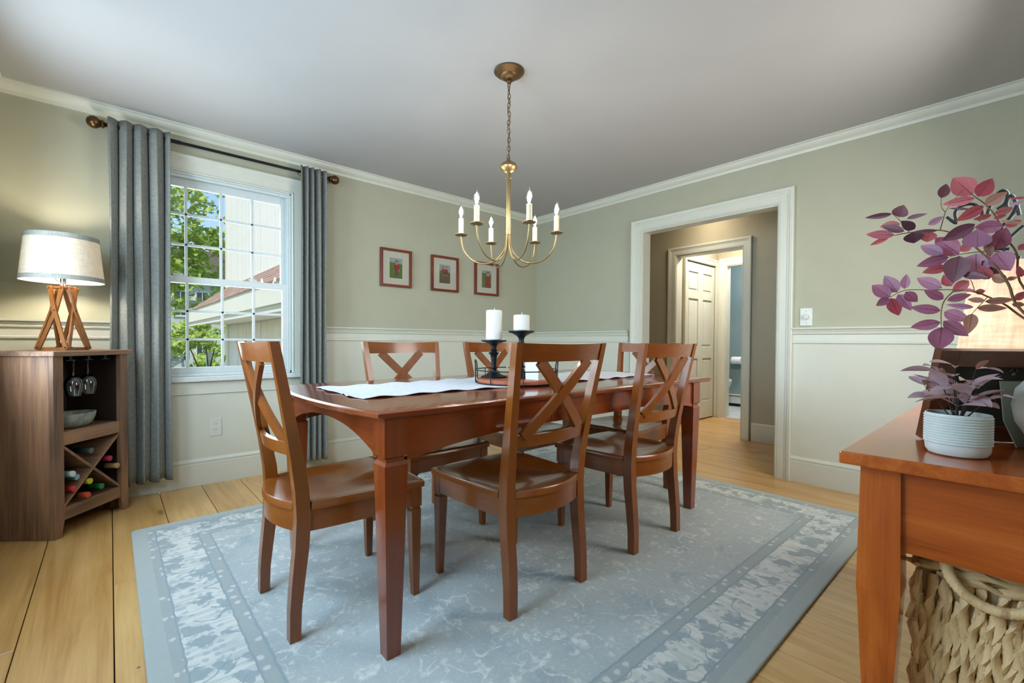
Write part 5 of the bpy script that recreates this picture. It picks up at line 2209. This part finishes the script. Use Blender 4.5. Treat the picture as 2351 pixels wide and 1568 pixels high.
# ------------------------------------------------------------------ outdoors
bm = nb()
bx(bm, -.35, XR + 1.0, YN - 1.0, 4.0, ZC + .11, ZC + .22)
struct(obj('roof', bm, 'shingle'))  # unseen overhang, added to keep direct sun off the near and right windows
GZ = -.55
bm = nb()
bx(bm, -60, -.3, -40, 40, GZ - .2, GZ)
struct(obj('ground', bm, 'grass'), 'green lawn outside the window')
# barn with vertical boards and a shingled porch roof
BYW, BXF = -1.42, -10.0
barn = thing('barn', 'white board barn with brown shingled porch roof outside the window', 'building', (BXF, BYW, GZ))
Ob = Vector((BXF, BYW, GZ))
bm = nb()
bx(bm, 0, 9.4, .03, 4.5, 0, 7.0)
obj('core_wall', bm, 'barn_white', barn)
x = 0.0
k = 0
while x < 9.3:
    wdt = random.choice((.22, .26, .30))
    bm = nb()
    bx(bm, 0, wdt - .012, -random.uniform(.0, .012), .03, 0, 7.0)
    o = obj('board', bm, 'barn_white', barn)
    o.location = (x, 0, 0)
    x += wdt
bm = nb()
bx(bm, -.06, .22, -.035, .05, 0, 7.0)
obj('corner_board', bm, 'porch_white', barn)
# porch roof along the wall: eave at y=-2.25, z=1.72; top at wall z=2.30
ye, ze, zw = -2.27, 1.70, 2.36
bm = nb()
ring = lambda xx: [(xx, ye - Ob.y, ze - .03 - Ob.z), (xx, 0, zw - .03 - Ob.z), (xx, 0, zw - Ob.z), (xx, ye - Ob.y, ze - Ob.z)]
loft(bm, [ring(-.05), ring(9.3)])
obj('roof_deck', bm, 'porch_white', barn)
bm = nb()
ncr = 7
for r in range(ncr):
    v0, v1 = r / ncr, (r + 1) / ncr
    x = -.08 + (.11 if r % 2 else 0)
    while x < 9.2:
        wd = random.uniform(.20, .30)
        th = .012 + random.uniform(0, .006)
        a = Vector((0, ye - Ob.y, ze - Ob.z)).lerp(Vector((0, 0, zw - Ob.z)), v0 - .02)
        b_ = Vector((0, ye - Ob.y, ze - Ob.z)).lerp(Vector((0, 0, zw - Ob.z)), v1 + .03)
        loft(bm, [[(x, a.y, a.z + .002), (x, b_.y, b_.z), (x, b_.y, b_.z + .008), (x, a.y, a.z + th + .010)],
                  [(x + wd - .012, a.y, a.z + .002), (x + wd - .012, b_.y, b_.z), (x + wd - .012, b_.y, b_.z + .008), (x + wd - .012, a.y, a.z + th + .010)]])
        x += wd
o = obj('roof_shingles', bm, 'shingle', barn)
o['kind'] = 'stuff'
bm = nb()
bx(bm, -.02, 9.3, ye - Ob.y - .0, ye - Ob.y + .03, ze - .27 - Ob.z, ze - .03 - Ob.z)
bx(bm, -.0, 9.3, ye - Ob.y + .03, ye - Ob.y + .06, ze - .36 - Ob.z, ze - .16 - Ob.z)
obj('fascia', bm, 'porch_white', barn)
bm = nb()
bx(bm, .0, 9.3, ye - Ob.y + .06, -.04, ze - .30 - Ob.z, ze - .28 - Ob.z)
obj('soffit', bm, 'porch_white', barn)
for x0, x1, z0, z1 in ((4.2, 5.2, 0, 1.95), (6.6, 7.6, 0, 1.9)):
    bm = nb()
    bx(bm, x0, x1, -.05, -.014, z0, z1)
    obj('barn_door', bm, 'porch_white', barn, .01)
bm = nb()
bx(bm, -.3, 9.3, -3.2, -.05, .0, .06)
obj('bounce_slab', bm, 'deck', barn)  # pale slab added to bounce light onto the wall under the porch
# far house
hs = thing('far_house', 'pale clapboard house with tall windows behind the tree', 'building', (-24, -1.2, GZ))
bm = nb()
bx(bm, -4, 0, -2.6, 4, 0, 4.6)
obj('walls', bm, 'house_white', hs)
bm = nb()
loft(bm, [[(-4.2, -3.0, 4.5), (.3, -3.0, 4.5), (-1.9, -3.0, 6.4)], [(-4.2, 4.2, 4.5), (.3, 4.2, 4.5), (-1.9, 4.2, 6.4)]])
obj('roof', bm, 'bark', hs)
for y in (-2.0, -1.1, -.2, .7):
    for z in (.7, 2.7):
        bm = nb()
        bx(bm, 0, .05, y, y + .62, z, z + 1.35)
        f_ = obj('window_frame', bm, 'barn_white', hs)
        bm = nb()
        bx(bm, .05, .06, y + .08, y + .29, z + .1, z + 1.25)
        bx(bm, .05, .06, y + .33, y + .54, z + .1, z + 1.25)
        obj('window_glass', bm, 'house_window', f_)
# deck with rocking chair
dk_ = thing('garden_deck', 'grey garden deck with white posts beyond the lawn', 'deck', (-15.5, -3.2, GZ))
bm = nb()
bx(bm, -1.2, 1.2, -1.6, 2.2, .40, .52)
obj('platform', bm, 'deck', dk_)
for y in (-.55, 1.9):
    bm = nb()
    bx(bm, 1.0, 1.14, y, y + .14, .52, 2.6)
    obj('post', bm, 'barn_white', dk_)
bm = nb()
bx(bm, .95, 1.2, -1.6, 2.2, 2.6, 2.85)
obj('beam', bm, 'barn_white', dk_)
rc = thing('garden_chair', 'white slatted garden chair on the deck outside', 'chair', (-15.0, -2.25, GZ + .52), .5)
for s in (-1, 1):
    bm = nb()
    strip(bm, (s * .26, .30, 0), (s * .26, .22, .50), .07, .04, (1, 0, 0))
    strip(bm, (s * .26, -.40, 0), (s * .26, .28, .36), .08, .04, (1, 0, 0))
    obj('side_leg', bm, 'barn_white', rc)
    bm = nb()
    bx(bm, s * .26 - .05, s * .26 + .05, -.35, .33, .50, .53)
    obj('armrest', bm, 'barn_white', rc)
for k in range(5):
    bm = nb()
    strip(bm, (-.2 + .1 * k, -.05, .20), (-.2 + .1 * k, -.42, .95), .085, .02, (0, -1, .4))
    obj('back_slat', bm, 'barn_white', rc)
    bm = nb()
    box(bm, (0, .28 - .09 * k, .35 - .035 * k), (.5, .075, .02))
    obj('seat_slat', bm, 'barn_white', rc)

# trees
lfb = [(0, 0), (.16, .10), (.42, .05), (.30, .30), (.52, .52), (.24, .56), (0, 1.0), (-.24, .56), (-.52, .52), (-.30, .30), (-.42, .05), (-.16, .10)]


def tree(name, lab, cat, base, blobs_, nleaf, lsize, trunk, seed, mat='tree_leaf', group=None):
    rnd = random.Random(seed)
    t = thing(name, lab, cat, base, 0, group)
    for pts, r0, r1 in trunk:
        bm = nb()
        P = catmull([Vector(p) for p in pts], 4)
        tube(bm, P, [r0 + (r1 - r0) * i / (len(P) - 1) for i in range(len(P))], 7)
        obj('branch', bm, 'bark', t, smooth=60)
    verts, fcs = [], []
    tot = sum(b_[3] * b_[4] * b_[5] for b_ in blobs_)
    for (cx, cy, cz, rx, ry, rz) in blobs_:
        n_ = int(nleaf * rx * ry * rz / tot)
        for _ in range(n_):
            while True:
                p = Vector((rnd.uniform(-1, 1), rnd.uniform(-1, 1), rnd.uniform(-1, 1)))
                if p.length < 1:
                    break
            # clumps of leaves along twigs
            if noise.noise(Vector((p.x * rx * 1.6 + cx, p.y * ry * 1.6 + cy, p.z * rz * 1.6 + cz))) < .02:
                continue
            c_ = Vector((cx + p.x * rx, cy + p.y * ry, cz + p.z * rz))
            s = lsize * rnd.uniform(.7, 1.35)
            q = Vector((rnd.gauss(.5, .5), rnd.gauss(-.2, .6), rnd.gauss(.6, .5))).normalized()
            u = q.orthogonal().normalized()
            u = Matrix.Rotation(rnd.uniform(0, 2 * PI), 3, q) @ u
            v_ = q.cross(u)
            i0 = len(verts)
            for a, b_ in lfb:
                verts.append(c_ + u * (a * s) + v_ * ((b_ - .5) * s) - q * (abs(a) * s * .25))
            fcs.append(list(range(i0, i0 + len(lfb))))
    me = bpy.data.meshes.new('foliage')
    me.from_pydata(verts, [], fcs)
    me.materials.append(MATS[mat])
    o = bpy.data.objects.new('foliage', me)
    COL.objects.link(o)
    o.parent = t
    o['kind'] = 'stuff'
    return t


tree('maple_tree', 'leafy green maple tree filling the window view beside the barn', 'tree', (-13.0, -2.9, GZ),
     [(0, 0.2, 3.9, 1.3, 1.3, 1.0), (.2, .9, 4.9, 1.3, 1.2, 1.0), (.2, -.2, 5.9, 1.4, 1.3, .9), (.4, 1.0, 3.2, .9, 1.0, .8), (0, -1.2, 4.6, 1.2, 1.0, 1.2), (.3, .0, 2.6, .9, .9, .6), (.2, 1.0, 6.4, 1.0, 1.0, .7), (.4, 1.5, 4.1, .7, .7, .7)], 6200, .19,
     [([(0, -.9, 0), (0, -.8, 1.2), (.1, -.5, 2.5), (.1, -.1, 4.0), (0, .3, 5.6), (0, .4, 6.8)], .09, .02), ([(.1, -.6, 2.2), (.2, .2, 2.9), (.2, 1.1, 3.2)], .045, .012), ([(.1, -.3, 3.3), (.2, .5, 4.3), (.2, 1.4, 4.6)], .04, .01), ([(.1, -.1, 4.2), (0, -.8, 5.2), (0, -1.3, 5.8)], .035, .01), ([(0, .2, 5.2), (.1, .9, 5.9), (.1, 1.5, 6.3)], .03, .008)], 21)
tree('shrub', 'yellow green shrub with bare thin stems beside the barn corner', 'shrub', (-11.6, -1.75, GZ),
     [(0, 0, 1.75, .6, .75, .45), (.1, .35, 1.45, .4, .4, .4), (.1, -.55, 1.5, .4, .4, .35)], 700, .17,
     [([(0, .1, 0), (0, .15, .7), (.05, .35, 1.7)], .03, .01), ([(0, 0, 0), (0, -.1, .7), (0, -.4, 1.6)], .028, .01), ([(0, .05, 0), (.1, .1, .8), (.1, .0, 1.8)], .026, .01), ([(0, .05, .05), (0, -.4, .5), (0, -.9, 1.0)], .022, .008), ([(0, .12, 0), (0, .4, .6), (0, .62, 1.3)], .022, .008)], 23)
tree('hedge', 'dark green low hedge along the deck outside', 'shrub', (-17.6, -1.6, GZ), [(0, 0, .9, .6, 2.2, .7)], 700, .22, [([(0, 0, 0), (0, .1, .5), (0, 0, 1.1)], .05, .02)], 29)
